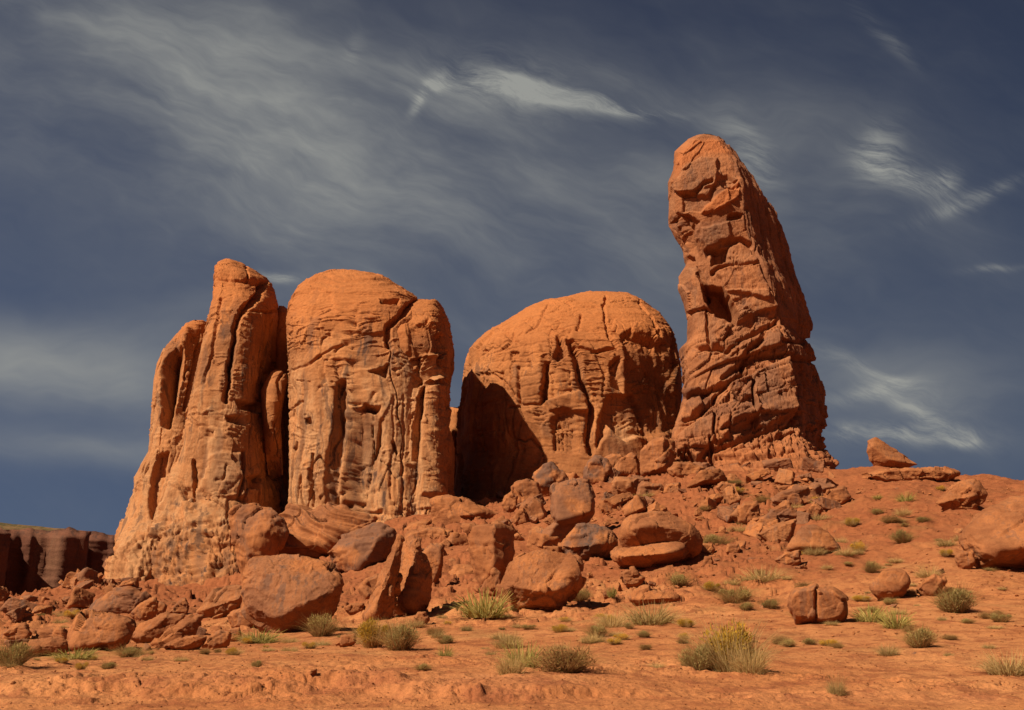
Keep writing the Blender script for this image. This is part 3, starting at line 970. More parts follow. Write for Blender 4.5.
# ---- backing rock added so the gap between the two left buttes shows dark
secs = [(306, 279, 284, 1, 1), (312, 277, 290, 3, 3), (340, 274, 296, 5, 5), (520, 268, 300, 7, 7)]
V_, F_ = loft(secs, YA + 8, 120, 100, 2.2)
c = Carver(V_, F_, 2, 360)
cliff_texture(c, c.py0 * 0, k=0.5)
o = mesh_obj('backing_rock', c.finish(), c.F, M_butte, origin=P(285, 520, YA + 8), tint=c.T)
tag(o, 'backing rock added behind the narrow slit between the two left buttes to keep it dark', 'rock fin')

# ---- butte C, the middle dome
YC = 207.0
secs = [(292.4, 600, 622, .6, .6), (292.9, 585, 628, 3, 3), (294.5, 574, 631, 6, 6), (297, 560, 636, 9, 9), (300, 543, 641, 12, 12), (307, 527, 650, 15, 15), (314, 517, 660, 18, 18), (323, 503, 667, 20, 20),
        (334, 484, 673, 22, 22), (351, 469, 677, 24, 24), (367, 464.5, 680, 25, 25), (388, 462, 682, 25.5, 26), (404, 461, 682, 26, 26), (420, 457, 681, 26, 26), (470, 456, 681, 27, 26), (540, 450, 684, 30, 26)]
V_, F_ = loft(secs, YC, 430, 520, 2.5)
c = Carver(V_, F_, 3.0, 400)
top = sst(-c.py0, -350, -300)
cliff_texture(c, top)
c.crack([(581, 315), (578, 330)], 2, 1.0)
c.crack([(606, 296), (604, 315), (610, 332), (617, 345)], 2.0, 1.1)
c.crack([(548, 305), (540, 322), (528, 334)], 1.8, 0.6)
c.crack([(640, 302), (652, 318), (660, 334)], 1.8, 0.7)
c.crack([(500, 330), (530, 326), (566, 330)], 1.6, 0.5)
c.crack([(560, 300), (575, 306), (600, 306)], 1.6, 0.5)
c.patch([(560, 337), (564, 340), (566, 356), (558, 362), (553, 360)], -1.8, 4)
c.stain([(555, 338), (566, 338), (566, 360), (552, 362)], 1, 0.5, 4)
c.patch([(545, 363), (549, 364), (546, 398), (540, 402), (543, 380)], -2.6, 3)
c.ridge([(538, 350), (540, 390)], 4, 1.0)
c.crack([(571, 345), (577, 360), (580, 378), (588, 392), (590, 405), (588, 440), (590, 452)], 4.5, 3.0)
c.stain([(573, 352), (582, 360), (590, 400), (580, 395)], 1, 0.4, 4)
c.crack([(572, 346), (592, 349), (618, 348)], 2, 1.1)
c.patch([(591, 349), (618, 347), (619, 349), (592, 353)], -0.8, 2)
c.patch([(612, 360), (621, 357), (622, 370), (626, 392), (614, 386), (611, 370)], -1.3, 3, 0, 0.5)
c.crack([(613, 364), (622, 359), (621, 372), (615, 370)], 1.8, 0.9)
c.patch([(545, 400), (582, 390), (588, 400), (587, 412), (548, 410)], 1.0, 3)
c.patch([(609, 396), (640, 394), (650, 420), (652, 436), (640, 434), (625, 440), (608, 424), (604, 436), (596, 448), (598, 420)], -1.5, 5)
c.patch([(508, 406), (518, 406), (519, 408), (508, 408)], -0.9, 2)
c.crack([(518, 368), (518, 402)], 2.4, 1.1)
c.crack([(480, 372), (500, 378), (520, 404), (540, 404)], 2.2, 0.7)
c.crack([(508, 335), (516, 343)], 3, 0.7)
c.patch([(508, 352), (518, 352), (518, 360), (508, 361)], -0.7, 2)
c.patch([(550, 418), (560, 412), (574, 416), (578, 455), (552, 450)], -0.7, 3)
for q_ in range(5):
    c.crack([(554 + q_ * 5, 420 + q_), (553 + q_ * 4, 452)], 2, 0.6)
c.stain([(612, 420), (640, 418), (640, 440), (625, 444), (604, 440)], 0, 0.9, 5)
c.stain([(538, 422), (548, 420), (550, 436), (542, 436)], 1, 0.5, 4)
c.stain([(622, 332), (672, 345), (680, 430), (650, 426), (640, 390), (624, 384)], 1, 0.38, 7)
c.stain([(630, 396), (650, 400), (655, 425), (612, 415)], 1, 0.4, 6)
c.patch([(622, 336), (634, 330), (668, 344), (676, 430), (655, 436), (630, 390), (628, 352)], -1.4, 6)
c.patch([(628, 333), (652, 338), (656, 342), (632, 338)], -0.8, 2)
for x0 in (664, 669, 674):
    c.ridge([(x0 - 6, 330), (x0, 360), (x0 + 1, 430)], 2.2, 0.9)
for k_ in range(7):
    y0 = 330 + k_ * 10
    c.crack([(478, y0 + 14), (540, y0 + 4), (600, y0)], 1.6, 0.16)
c.T[:, 2] = np.maximum(c.T[:, 2], sst(-c.py0 + fbm(c.V, 10, 3, 75) * 30, -385, -320) * 0.8)
c.T[:, 1] = np.maximum(c.T[:, 1], sst(fbm(c.V, 12, 3, 76), 0.1, 0.5) * 0.35)
butC = [(c.finish(), c.F, c.T)]
secs = [(408, 448, 460, 2, 2), (410, 446, 464, 4, 4), (430, 444, 466, 6, 6), (540, 440, 470, 8, 8)]
V_, F_ = loft(secs, YC + 6, 100, 80, 2.2)
c = Carver(V_, F_, 2, 430)
cliff_texture(c, c.py0 * 0, k=0.5)
butC.append((c.finish(), c.F, c.T))
V_, F_, T_ = join(butC)
o = mesh_obj('sandstone_butte', V_, F_, M_butte, origin=P(580, 480, YC), tint=T_)
tag(o, 'low rounded dome-shaped sandstone butte in the middle with black shadow over its lower left side', 'rock butte', 'great sandstone buttes of the formation')

# ---- the leaning thumb-shaped spire: six corners a level (left, front left, front edge, right, back right, back left)
YD = 172.0
secs = [
    (133.2, [(704, 0), (706, -1), (712, -1), (714, 0), (712, 1), (706, 1)]),
    (134.5, [(697, 0), (701, -2.5), (716, -2.5), (718.5, 0), (714, 3), (702, 3)]),
    (139, [(688, 0), (694, -4), (719, -4), (724, 0), (716, 5), (694, 5)]),
    (151.5, [(674.5, 0), (682, -5), (727, -5), (735.5, 1), (722, 8), (688, 8)]),
    (170, [(673, 0), (682, -6), (738, -6), (748.5, 2), (730, 10), (690, 9)]),
    (183, [(667.8, 0), (680, -6), (740, -7), (758, 3), (734, 11), (690, 10)]),
    (208, [(668.8, 0), (682, -6), (741.5, -7.5), (776.5, 4), (745, 13), (694, 11)]),
    (224, [(668, 0), (684, -6), (746, -7.5), (784, 4.5), (752, 14), (698, 11)]),
    (239, [(675, 0), (690, -6), (750, -7.5), (789, 5), (756, 14), (700, 11)]),
    (249, [(682, 0), (694, -6), (754, -7.5), (791.5, 5), (760, 14), (702, 11)]),
    (267, [(685.5, 0), (698, -6), (761, -7.5), (796, 5), (766, 15), (706, 12)]),
    (277, [(678.5, 0), (696, -7), (767, -8), (800, 5), (768, 15), (706, 12)]),
    (290, [(678, 0), (694, -7), (772, -8.5), (805, 5), (772, 16), (706, 13)]),
    (303, [(683, 0), (698, -7), (775, -8.5), (808.5, 5), (776, 16), (706, 13)]),
    (318, [(687, 0), (700, -7), (779, -8.5), (813, 5), (778, 16), (708, 13)]),
    (326, [(687, 0), (700, -7), (779.5, -8.5), (811, 5), (778, 16), (708, 13)]),
    (338, [(687, 0), (700, -7.5), (782, -9), (807.5, 5), (780, 16), (708, 13)]),
    (344, [(686, 0), (700, -7.5), (785, -9.5), (812, 5), (782, 16), (708, 13)]),
    (351, [(679, 0), (698, -8), (788, -10), (816, 5), (786, 17), (706, 14)]),
    (360, [(680, 0), (696, -8.5), (789, -10), (815, 5), (786, 17), (706, 14)]),
    (383, [(683, 0), (696, -9), (793, -10.5), (824.5, 5), (790, 18), (706, 14)]),
    (403, [(682, 0), (690, -10), (795, -10.5), (826.5, 5), (792, 18), (704, 15)]),
    (411, [(681, 0), (686, -10), (797, -11), (827.5, 5), (794, 18), (702, 15)]),
    (431, [(675, 0), (680, -12), (801, -11.5), (823.5, 5), (796, 18), (700, 16)]),
    (448, [(668, 0), (674, -13), (806, -13), (825, 5), (798, 19), (694, 18)]),
    (465, [(662, 0), (670, -13), (812, -16), (834, 4), (800, 20), (690, 19)]),
    (500, [(656, 0), (668, -14), (826, -24), (860, 4), (810, 24), (680, 20)])]
V_, F_ = corner_loft(secs, YD, 480, [60, 330, 170, 40, 30, 40], 1.15, 0.35)
c = Carver(V_, F_, 2.6, 500)
V = c.V
Vt = V.copy()
Vt[:, 2] = V[:, 2] - 0.42 * (V[:, 0] - V[:, 0].mean())          # bedding rises to the right
Vw = Vt + fbm(V, 7, 2, 501)[:, None] * np.array([1.5, 1.5, 1.5])
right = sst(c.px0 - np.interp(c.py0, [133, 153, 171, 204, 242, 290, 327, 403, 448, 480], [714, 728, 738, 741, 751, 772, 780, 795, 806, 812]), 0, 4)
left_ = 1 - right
c.D += fbm(V, 13, 3, 502) * 0.6 - 0.2
upper = 1 - sst(c.py0, 285, 330)
f1, cr, cid = voro(Vw, (8, 8, 6), 503, tilt=True)
c.D += ((cid - 0.5) * 0.6) * left_
f1, cr, cid = voro(Vw, (3.6, 3.6, 2.3), 504, tilt=True)
m2 = left_ * (0.05 + 0.95 * sst(fbm(V, 8, 2, 505) + 0.14 - upper * 0.34, 0, 0.2))
c.D += ((cid - 0.5) * 0.7 - 0.25 * (1 - sst(cr, 0, 0.08))) * m2
f1, cr, cid = voro(Vw, (1.5, 1.5, 0.9), 506, tilt=True)
c.D += ((cid - 0.5) * 0.35 - 0.12 * (1 - sst(cr, 0, 0.1))) * m2
c.D += fbm(Vw, (25, 25, 1.1), 3, 507) * 0.22 * left_ * (1 - upper * 0.5)
c.D += fbm(V, (2.2, 2.2, 26), 3, 508) * 0.9 * right * (1 - sst(c.py0, 400, 430))
c.D += fbm(V, 1.0, 4, 509, rough=0.68) * 0.24
# features
c.patch([(672, 186), (684, 168), (700, 156), (718, 158), (716, 180), (708, 196), (682, 194)], 0.9, 3, 0, 0.45)
c.crack([(682, 196), (696, 194), (702, 186), (712, 182)], 2.5, 1.2)
c.patch([(684, 196), (700, 190), (716, 184), (712, 204), (702, 212), (684, 212)], -0.6, 3, 0, 0.4)
c.patch([(716, 176), (728, 172), (738, 178), (734, 190), (722, 186)], -0.9, 3)
c.patch([(706, 206), (722, 192), (738, 180), (741, 196), (730, 204), (716, 212), (702, 214)], 0.8, 3, 2, 1.0)
c.stain([(676, 150), (690, 140), (712, 134), (732, 152), (706, 150), (684, 164), (674, 176)], 2, 1.0, 3)
c.patch([(676, 150), (688, 140), (696, 140), (682, 152), (678, 160)], -0.5, 3)
c.patch([(724, 186), (740, 184), (738, 190), (728, 190)], -1.2, 3)
c.crack([(668, 226), (680, 216), (684, 220), (690, 236), (694, 252)], 4.5, 1.8)
c.patch([(684, 214), (700, 222), (692, 234), (682, 228)], -1.2, 4)
c.patch([(702, 228), (730, 222), (732, 236), (722, 246), (708, 250), (702, 240)], 0.7, 3, 0, 0.55)
c.patch([(730, 214), (742, 214), (741, 218), (728, 220)], -1.6, 3)
c.crack([(708, 252), (722, 244), (742, 240), (752, 244)], 4, 1.6)
c.patch([(712, 250), (730, 246), (726, 258), (712, 264)], -2.2, 4)
c.crack([(712, 272), (728, 264), (744, 264), (758, 262)], 3.5, 1.5)
c.patch([(714, 270), (760, 262), (770, 288), (768, 300), (726, 292), (722, 280)], 0.8, 3)
c.crack([(690, 260), (700, 276), (708, 292)], 4, 1.5)
# great alcove
c.patch([(702, 286), (722, 288), (738, 316), (735, 320), (716, 314), (706, 300)], -5.5, 5)
c.patch([(724, 291), (772, 291), (778, 308), (760, 312), (738, 322)], 1.2, 3, 0, .25)
c.crack([(688, 314), (704, 308), (712, 312)], 2.5, 1.4)
c.crack([(706, 310), (709, 346)], 2.5, 1.2)
c.crack([(694, 348), (716, 346), (728, 350)], 4, 2.0)
c.crack([(727, 352), (742, 338), (760, 332), (778, 320)], 3.5, 1.8)
c.patch([(758, 336), (778, 328), (782, 342), (762, 354), (758, 348)], 0.8, 3, 1, .2)
c.crack([(744, 366), (748, 350), (760, 342), (766, 334)], 4, 2.4)
c.crack([(724, 376), (740, 366), (756, 356), (788, 354)], 3.5, 1.8)
c.crack([(686, 400), (700, 394), (716, 388), (730, 380), (744, 372)], 4.5, 2.2)
c.patch([(686, 390), (700, 388), (704, 408), (692, 414), (684, 404)], 1.4, 4)
c.crack([(684, 420), (700, 414), (712, 402), (728, 384)], 3, 1.8)
c.patch([(731, 384), (752, 374), (758, 414), (745, 424), (732, 430), (729, 408)], 1.4, 3, 1, .25)
c.patch([(752, 374), (788, 358), (795, 402), (796, 412), (770, 424), (756, 426)], 2.0, 2.5, 0, .3)
c.crack([(752, 376), (754, 406), (758, 424)], 2.6, 2.2)
c.patch([(676, 436), (712, 412), (714, 440), (694, 462), (676, 456)], 1.6, 3, 0, .3)
c.patch([(714, 410), (729, 392), (730, 434), (716, 446)], 1.2, 3)
c.crack([(708, 440), (711, 462)], 3, 2.4)
c.patch([(686, 452), (698, 462), (690, 464)], -2.0, 3)
c.crack([(714, 452), (732, 444), (752, 434), (790, 424), (802, 414)], 3.5, 1.8)
c.patch([(706, 168), (707, 168), (708, 170)], 0, 2)
low = sst(c.py0 - (800 - c.px0) * 0.12, 418, 428)
bv, be, lay = blocks(V, 2.2, 3.4, 512, 0.10, 0.5)
bw, bf, lay2 = blocks(V, 1.0, 1.5, 516, 0.10, 0.7)
c.D += low * ((bv - 0.5) * 1.3 + (lay - 0.5) * 1.1 - 0.40 * (1 - sst(be, 0, 0.25)) + (bw - 0.5) * 0.35 - 0.12 * (1 - sst(bf, 0, 0.15)))
mid_ = (1 - low) * sst(c.py0, 325, 350)
bv, be, lay = blocks(V, 3.4, 6.0, 520, 0.42, 0.8)
c.D += mid_ * left_ * ((bv - 0.5) * 1.0 + (lay - 0.5) * 1.0 - 0.35 * (1 - sst(be, 0, 0.2)))
# level ledges and joints on the flank that faces right
bv, be, lay = blocks(V, 2.6, 3.0, 524, -0.05, 0.8)
c.D += right * sst(c.py0, 300, 350) * ((bv - 0.5) * 0.7 + (lay - 0.5) * 0.9 - 0.3 * (1 - sst(be, 0, 0.2)))
c.D -= right * joints(V + fbm(V, 5, 2, 525)[:, None], (5, 5, 40), 526, 0.05) * 0.6
xl_ = np.interp(c.py0, [s_[0] for s_ in secs], [s_[1][0][0] for s_ in secs])
c.D *= np.maximum(0.30 + 0.70 * sst(c.px0 - xl_, -2, 12), low)
for x0, y0, x1, y1 in ((736, 450, 800, 430), (720, 466, 800, 448), (730, 480, 812, 464)):
    c.crack([(x0, y0), (x1, y1)], 2.2, 1.0)
for x0 in (762, 776, 786, 796):
    c.crack([(x0, 432), (x0 + 3, 452)], 1.8, 0.8)
# right side: ledge bulge and vertical flutes
c.crack([(782, 340), (800, 342), (814, 340)], 3, 1.4)
c.crack([(788, 356), (802, 360), (818, 364)], 2.6, 1.2)
for x0 in (798, 804, 810, 816):
    c.crack([(x0, 372), (x0 + 2, 400)], 2.2, 0.9)
c.stain([(730, 160), (742, 168), (752, 240), (770, 290), (760, 230), (748, 180)], 1, 0.5, 4)
c.T[:, 1] = np.maximum(c.T[:, 1], right * 0.30)  # flank turned from the sun: its shade painted in as darker colour
c.T[:, 0] = np.maximum(c.T[:, 0], sst(fbm(V, 6, 2, 511), 0, 0.4) * 0.35 * left_)
c.stain([(680, 186), (688, 170), (702, 158), (716, 160), (712, 182), (704, 194), (684, 194)], 1, 0.40, 4)
c.stain([(686, 198), (712, 190), (710, 206), (688, 210)], 1, 0.35, 4)
c.stain([(706, 230), (728, 224), (730, 240), (710, 248)], 1, 0.35, 4)
c.stain([(732, 384), (750, 376), (757, 412), (734, 428)], 1, 0.45, 3)
c.stain([(754, 374), (776, 366), (784, 416), (758, 424)], 1, 0.40, 3)
c.stain([(680, 440), (710, 416), (712, 440), (690, 458)], 1, 0.30, 3)
c.stain([(758, 340), (778, 332), (780, 342), (762, 354)], 1, 0.5, 3)
c.T[:, 1] = np.maximum(c.T[:, 1], sst(fbm(V, (6, 6, 4), 3, 530), 0.08, 0.3) * 0.4)
c.T[:, 2] = np.maximum(c.T[:, 2], sst(c.py0, 420, 450) * 0.5)
o = mesh_obj('sandstone_spire', c.finish(), c.F, M_spire, origin=P(750, 475, YD), tint=c.T)
tag(o, 'tall leaning thumb-shaped sandstone spire standing alone on stepped ledges right of the dome', 'rock spire')

# ---- far mesa at the left, its wall turned away from the sun
tx = np.array([-420, -300, -150, 0, 56, 90, 107, 130, 170])
pth_y = np.array([330, 420, 500, 560, 610, 640, 660, 700, 900])
tops = np.array([512, 513, 515, 518, 524, 528, 531, 534, 538])
n = 520
t = np.linspace(0, 1, n)
ti = np.linspace(0, 1, len(tx))
pxm = np.interp(t, ti, tx)
ym = np.interp(t, ti, pth_y)
rows = 150
lv = np.linspace(0, 1, rows)
uvm = np.array([ray_uv(a, 560) for a in pxm])
Xb = uvm[:, 0] * ym
ztop = np.array([CAMZ + ray_uv(512, np.interp(a, tx, tops + 9))[1] * b for a, b in zip(pxm, ym)])
zrim = np.array([CAMZ + ray_uv(512, np.interp(a, tx, tops))[1] * (b + 90) for a, b in zip(pxm, ym)])
dxm, dym = np.gradient(Xb), np.gradient(ym)
nl = np.hypot(dxm, dym)
nx_, ny_ = dym / nl, -dxm / nl
bul = np.exp(-((pxm - 50) / 8) ** 2) * 26 + np.exp(-((pxm - 84) / 10) ** 2) * 24 - np.exp(-((pxm - 68) / 5) ** 2) * 10 - np.exp(-((pxm - 18) / 18) ** 2) * 16
Vm = []
for r_ in range(rows):
    if r_ < 40:                                         # gently rising top with scrub
        q = 1 - r_ / 40.0
        zz = ztop + (zrim - ztop) * q
        off = -90 * q - 1.0 + bul * (1 - q)
    else:
        q = (r_ - 40) / (rows - 41.0)
        zz = ztop + (-32 - ztop) * q
        off = bul + 34 * sst(q, 0.62, 1.0)
    Vm.append(np.stack([Xb + nx_ * off, ym + ny_ * off, zz], 1))
Vm = np.array(Vm).reshape(-1, 3)
i, j = np.meshgrid(np.arange(rows - 1), np.arange(n - 1), indexing='ij')
Fm = np.stack([i * n + j, (i + 1) * n + j, (i + 1) * n + j + 1, i * n + j + 1], -1).reshape(-1, 4)
rr = np.repeat(np.arange(rows), n)
wall = sst(rr, 39, 46)
Nm = vnormals(Vm, Fm)
pxw = np.tile(pxm, rows)
Dm = wall * (fbm(Vm, (26, 26, 160), 3, 601, ridged=True) * 9 + fbm(Vm, (8, 8, 40), 3, 602, ridged=True) * 2.5 + fbm(Vm, (60, 60, 3), 2, 603) * 0.8 + fbm(Vm, 4, 2, 604) * 0.6)
Dm += (1 - wall) * fbm(Vm, (12, 12, 4), 4, 605) * 1.0
sgn = 1.0 if Nm[rows // 2 * n + n // 2, 0] > 0 else -1.0
Nw = np.where(wall[:, None] > 0.5, Nm * sgn, np.array([[0, 0, 1.0]]))
Vm = Vm + Nw * Dm[:, None]
tm = np.zeros((len(Vm), 3))
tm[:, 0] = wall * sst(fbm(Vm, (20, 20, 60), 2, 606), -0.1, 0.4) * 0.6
mi = (np.repeat(np.arange(rows - 1), n - 1) < 39).astype(int)


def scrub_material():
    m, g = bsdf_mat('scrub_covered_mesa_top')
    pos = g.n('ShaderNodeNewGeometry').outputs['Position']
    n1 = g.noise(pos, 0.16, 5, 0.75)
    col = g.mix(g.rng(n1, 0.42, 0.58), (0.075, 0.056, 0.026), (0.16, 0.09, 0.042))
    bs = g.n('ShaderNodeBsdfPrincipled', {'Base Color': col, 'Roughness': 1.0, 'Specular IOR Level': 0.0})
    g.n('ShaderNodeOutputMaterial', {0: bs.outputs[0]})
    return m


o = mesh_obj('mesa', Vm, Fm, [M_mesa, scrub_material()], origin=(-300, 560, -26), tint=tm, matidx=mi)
tag(o, kind='structure')


# ------------------------------------------------------------------ boulders: faceted bodies with rounded, weathered edges
_ico = {}


def ico(level):
    if level not in _ico:
        bm = bmesh.new()
        bmesh.ops.create_icosphere(bm, subdivisions=level, radius=1.0)
        V = np.array([v.co[:] for v in bm.verts])
        Fq = np.array([[v.index for v in f.verts] for f in bm.faces])
        bm.free()
        _ico[level] = (V / np.linalg.norm(V, axis=1, keepdims=True), Fq)
    return _ico[level]


def hull_planes(pts):
    bm = bmesh.new()
    vs = [bm.verts.new(p) for p in pts]
    res = bmesh.ops.convex_hull(bm, input=vs)
    bm.normal_update()
    c = np.mean([v.co[:] for v in bm.verts if v.link_faces], axis=0)
    out = []
    for f in bm.faces:
        n = np.array(f.normal[:])
        d = float(np.dot(n, np.array(f.verts[0].co[:]) - c))
        if d < 0:
            n, d = -n, -d
        if d > 1e-4 and f.calc_area() > 1e-7:
            out.append((n, d))
    bm.free()
    return c, out


def convex_body(pts, level, p=14):
    pts = np.array(pts, float)
    lo, hi = pts.min(0), pts.max(0)
    mid, h = (lo + hi) / 2, np.maximum((hi - lo) / 2, 1e-3)
    q = (pts - mid) / h
    c, planes = hull_planes([tuple(a) for a in q])
    D, Fq = ico(level)
    acc = np.zeros(len(D))
    for n, d in planes:
        acc += np.maximum(D @ n / d, 0) ** p
    r = np.maximum(acc, 1e-9) ** (-1.0 / p)
    return (c + D * r[:, None]) * h + mid, Fq


def weather(V, Fq, size, seed, bed=0.0, beddir=(0, 0, 1), px=None, rough=1.0, fine=True):
    """cracks, chipped flats, bedding grooves; size = body size in metres"""
    N = vnormals(V, Fq)
    o = V + seed * 3.7
    s = size
    D = fbm(o, 0.45 * s, 3, 701) * 0.034 * s * rough
    f1, cr, cid = voro(o + fbm(o, .3 * s, 2, 702)[:, None] * .15 * s, 0.42 * s, 703, tilt=True)
    D += (cid - 0.5) * 0.075 * s * rough
    if fine:
        D += fbm(o, 0.10 * s, 4, 704, rough=0.65) * 0.024 * s * rough
        f1, cr, cid = voro(o + fbm(o, .2 * s, 2, 706)[:, None] * .1 * s, 0.16 * s, 705, tilt=True)
        D += (cid - 0.5) * 0.018 * s * rough * sst(fbm(o, .5 * s, 2, 707), -0.05, 0.2)
    if bed > 0:
        b = np.array(beddir, float)
        b /= np.linalg.norm(b)
        t = (V @ b) / s
        w = fbm(o, 0.6 * s, 2, 708) * 0.25
        l = fbm(np.stack([t * 12 + w * 9, o[:, 0] * 0.25 / s, o[:, 1] * 0.25 / s], 1), 1.0, 3, 709)
        D += l * bed * 0.05 * s
    return V + N * D[:, None]


HERO = []


def boulder(outs, label, ridge=(), depth=0.6, size_level=None, bed=0.35, beddir=(0.15, 0.1, 1), varn=0.12, seed=None, base=None,
            name='boulder', p=40, rough=1.0, back=0.0, group=None, pale=0.0, at=None):
    """outs: one outline (or a list of outlines) of the block as it shows; ridge: (px, py, forward fraction) of its near edges"""
    if not isinstance(outs[0][0], (tuple, list)):
        outs = [outs]
    def grow(ol):
        mx, my = sum(q[0] for q in ol) / len(ol), sum(q[1] for q in ol) / len(ol)
        return [(mx + (q[0] - mx) * 1.05, my + (q[1] - my) * 1.05) for q in ol]
    outs = [grow(o_) for o_ in outs]
    allp = [q for o_ in outs for q in o_]
    xs = [q[0] for q in allp]
    ys = [q[1] for q in allp]
    w, h = max(xs) - min(xs), max(ys) - min(ys)
    bx, by = (base if base else (sum(xs) / len(xs), max(ys)))
    Yg = at if at else ground_hit(bx, min(by, 700)) + back
    sz = max(w, h) * Yg / F
    seed = seed if seed is not None else int(xs[0] * 7 + ys[0] * 3) % 991
    Yc = Yg + depth * sz * 0.30
    parts = []
    rid = list(ridge)
    for oi, ol in enumerate(outs):
        cxm, cym = sum(q[0] for q in ol) / len(ol), sum(q[1] for q in ol) / len(ol)
        wz = (max(q[0] for q in ol) - min(q[0] for q in ol))
        pts = []
        low_y = max(q[1] for q in ol)
        for (x, y) in ol:
            pts.append(P(x, y, Yc))
            k = 0.80
            pts.append(P(cxm + (x - cxm) * k, cym + (y - cym) * k, Yc + depth * sz * 0.55))
            if not rid:
                pts.append(P(cxm + (x - cxm) * 0.78, cym + (y - cym) * 0.72, Yc - depth * sz * 0.30))
        rr_ = rid[oi] if (rid and isinstance(rid[0], list)) else rid
        for (x, y, k) in rr_:
            pts.append(P(x, y, Yc - k * sz))
        # foot runs down into the ground
        for x in (cxm - wz * 0.22, cxm + wz * 0.22):
            q = P(x, low_y, Yc + depth * sz * 0.2)
            q[2] -= 0.10 * sz
            if at:
                q[2] = min(q[2], float(ground_z(q[0], q[1])[0]) - 0.1 * sz)
            pts.append(q)
        pxs = max(w, h)
        lv = size_level or (7 if pxs > 85 else 6 if pxs > 38 else 5 if pxs > 14 else 4)
        V, Fq = convex_body(pts, lv, p)
        wsz = math.sqrt(wz * (low_y - min(q[1] for q in ol))) * Yc / F
        V = weather(V, Fq, 0.35 * sz + 0.65 * wsz, seed + oi * 13, bed, beddir, rough=rough, fine=lv > 4)
        T = np.zeros((len(V), 3))
        T[:, 1] = varn * sst(fbm(V + seed, 0.5 * sz, 3, 711) + 0.15, 0, 0.3)
        T[:, 0] = pale
        parts.append((V, Fq, T))
    V, Fq, T = join(parts)
    og = P(bx, by, Yc)
    o = mesh_obj(name, V, Fq, M_boulder, origin=og, tint=T)
    tag(o, label, name if name != 'boulder' else 'boulder', group)
    HERO.append((bx, by, w / 2, h, Yc))
    return o


B = boulder
G = 'fallen boulders round the foot of the buttes'
# --- left foreground group
B([(66, 650), (70, 630), (82, 614), (107, 612), (135, 620), (136, 630), (122, 643), (95, 649)], 'squarish smooth red boulder at the front left, right of a long flat slab', [(84, 620, .1), (120, 624, .12), (74, 646, .25), (118, 641, .2)], .7, group=G)
B([(84, 616), (95, 603), (110, 592), (132, 587), (150, 597), (140, 612), (120, 616)], 'dark pointed boulder peeping over the squarish front left boulder', [(132, 590, .05), (100, 612, .2)], .7, varn=.45, group=G)
B([(131, 637), (135, 628), (142, 620), (165, 612), (185, 615), (178, 628), (160, 641), (140, 643)], 'tapered red slab with a rounded nose, right of the squarish front left boulder', [(140, 638, .15), (165, 618, .1)], .6, group=G)
B([(152, 643), (166, 631), (190, 615), (204, 615), (196, 624), (178, 636), (162, 646)], 'thin plate of rock leaning over a black hollow at the front left', [(160, 642, .1), (196, 618, .1)], .25, group=G)
B([(166, 646), (180, 638), (200, 634), (206, 637), (190, 645), (174, 650)], 'low flat red slab lying under the leaning plate at the front left', [], .6, group=G)
B([(7, 653), (20, 645), (37, 639), (60, 637), (68, 641), (66, 652), (40, 656)], 'long flat low slab at the far left front', [(30, 650, .3)], .6, bed=.6, group=G)
B([(130, 613), (140, 603), (155, 597), (160, 601), (150, 611), (138, 621)], 'small tilted slab directly right of the dark pointed boulder', [], .5, group=G)
B([(145, 618), (152, 608), (160, 601), (168, 605), (166, 613), (158, 619)], 'small wedge boulder above the tapered rounded-nose slab', [], .6, varn=.3, group=G)
B([(168, 613), (178, 603), (186, 597), (189, 604), (187, 614)], 'small pointed boulder left of the big tilted slab at the foot of the leftmost butte', [], .6, varn=.3, group=G)
B([(0, 640), (2, 632), (14, 626), (25, 624), (32, 633), (28, 641)], 'low layered rock at the left picture edge', [], .7, bed=.8, varn=.2, group=G)
B([(34, 641), (40, 629), (56, 626), (68, 631), (68, 640)], 'cracked flat rock behind the long slab at the far left', [], .6, bed=.6, group=G)
B([(69, 602), (74, 597), (82, 594), (94, 597), (92, 605), (76, 607)], 'dark blocky rock high on the left talus slope', [], .7, varn=.5, group=G)
B([(197, 611), (205, 602), (215, 592), (237, 584), (246, 588), (244, 602), (228, 613), (208, 618)], 'pale orange tilted slab left of the largest foreground boulder', [(204, 610, .2), (240, 598, .2), (220, 592, .05)], .6, pale=.2, group=G)
B([(227, 615), (233, 610), (243, 609), (260, 621), (250, 629), (234, 626)], 'squat block under the left corner of the largest foreground boulder', [], .7, group=G)
B([(201, 646), (210, 636), (222, 629), (231, 630), (228, 641), (215, 648)], 'low tilted block before the squat block at the left', [], .5, group=G)
B([(227, 629), (240, 627), (242, 637), (230, 641)], 'small red stone right of the low tilted block at the left', [], .8, group=G)
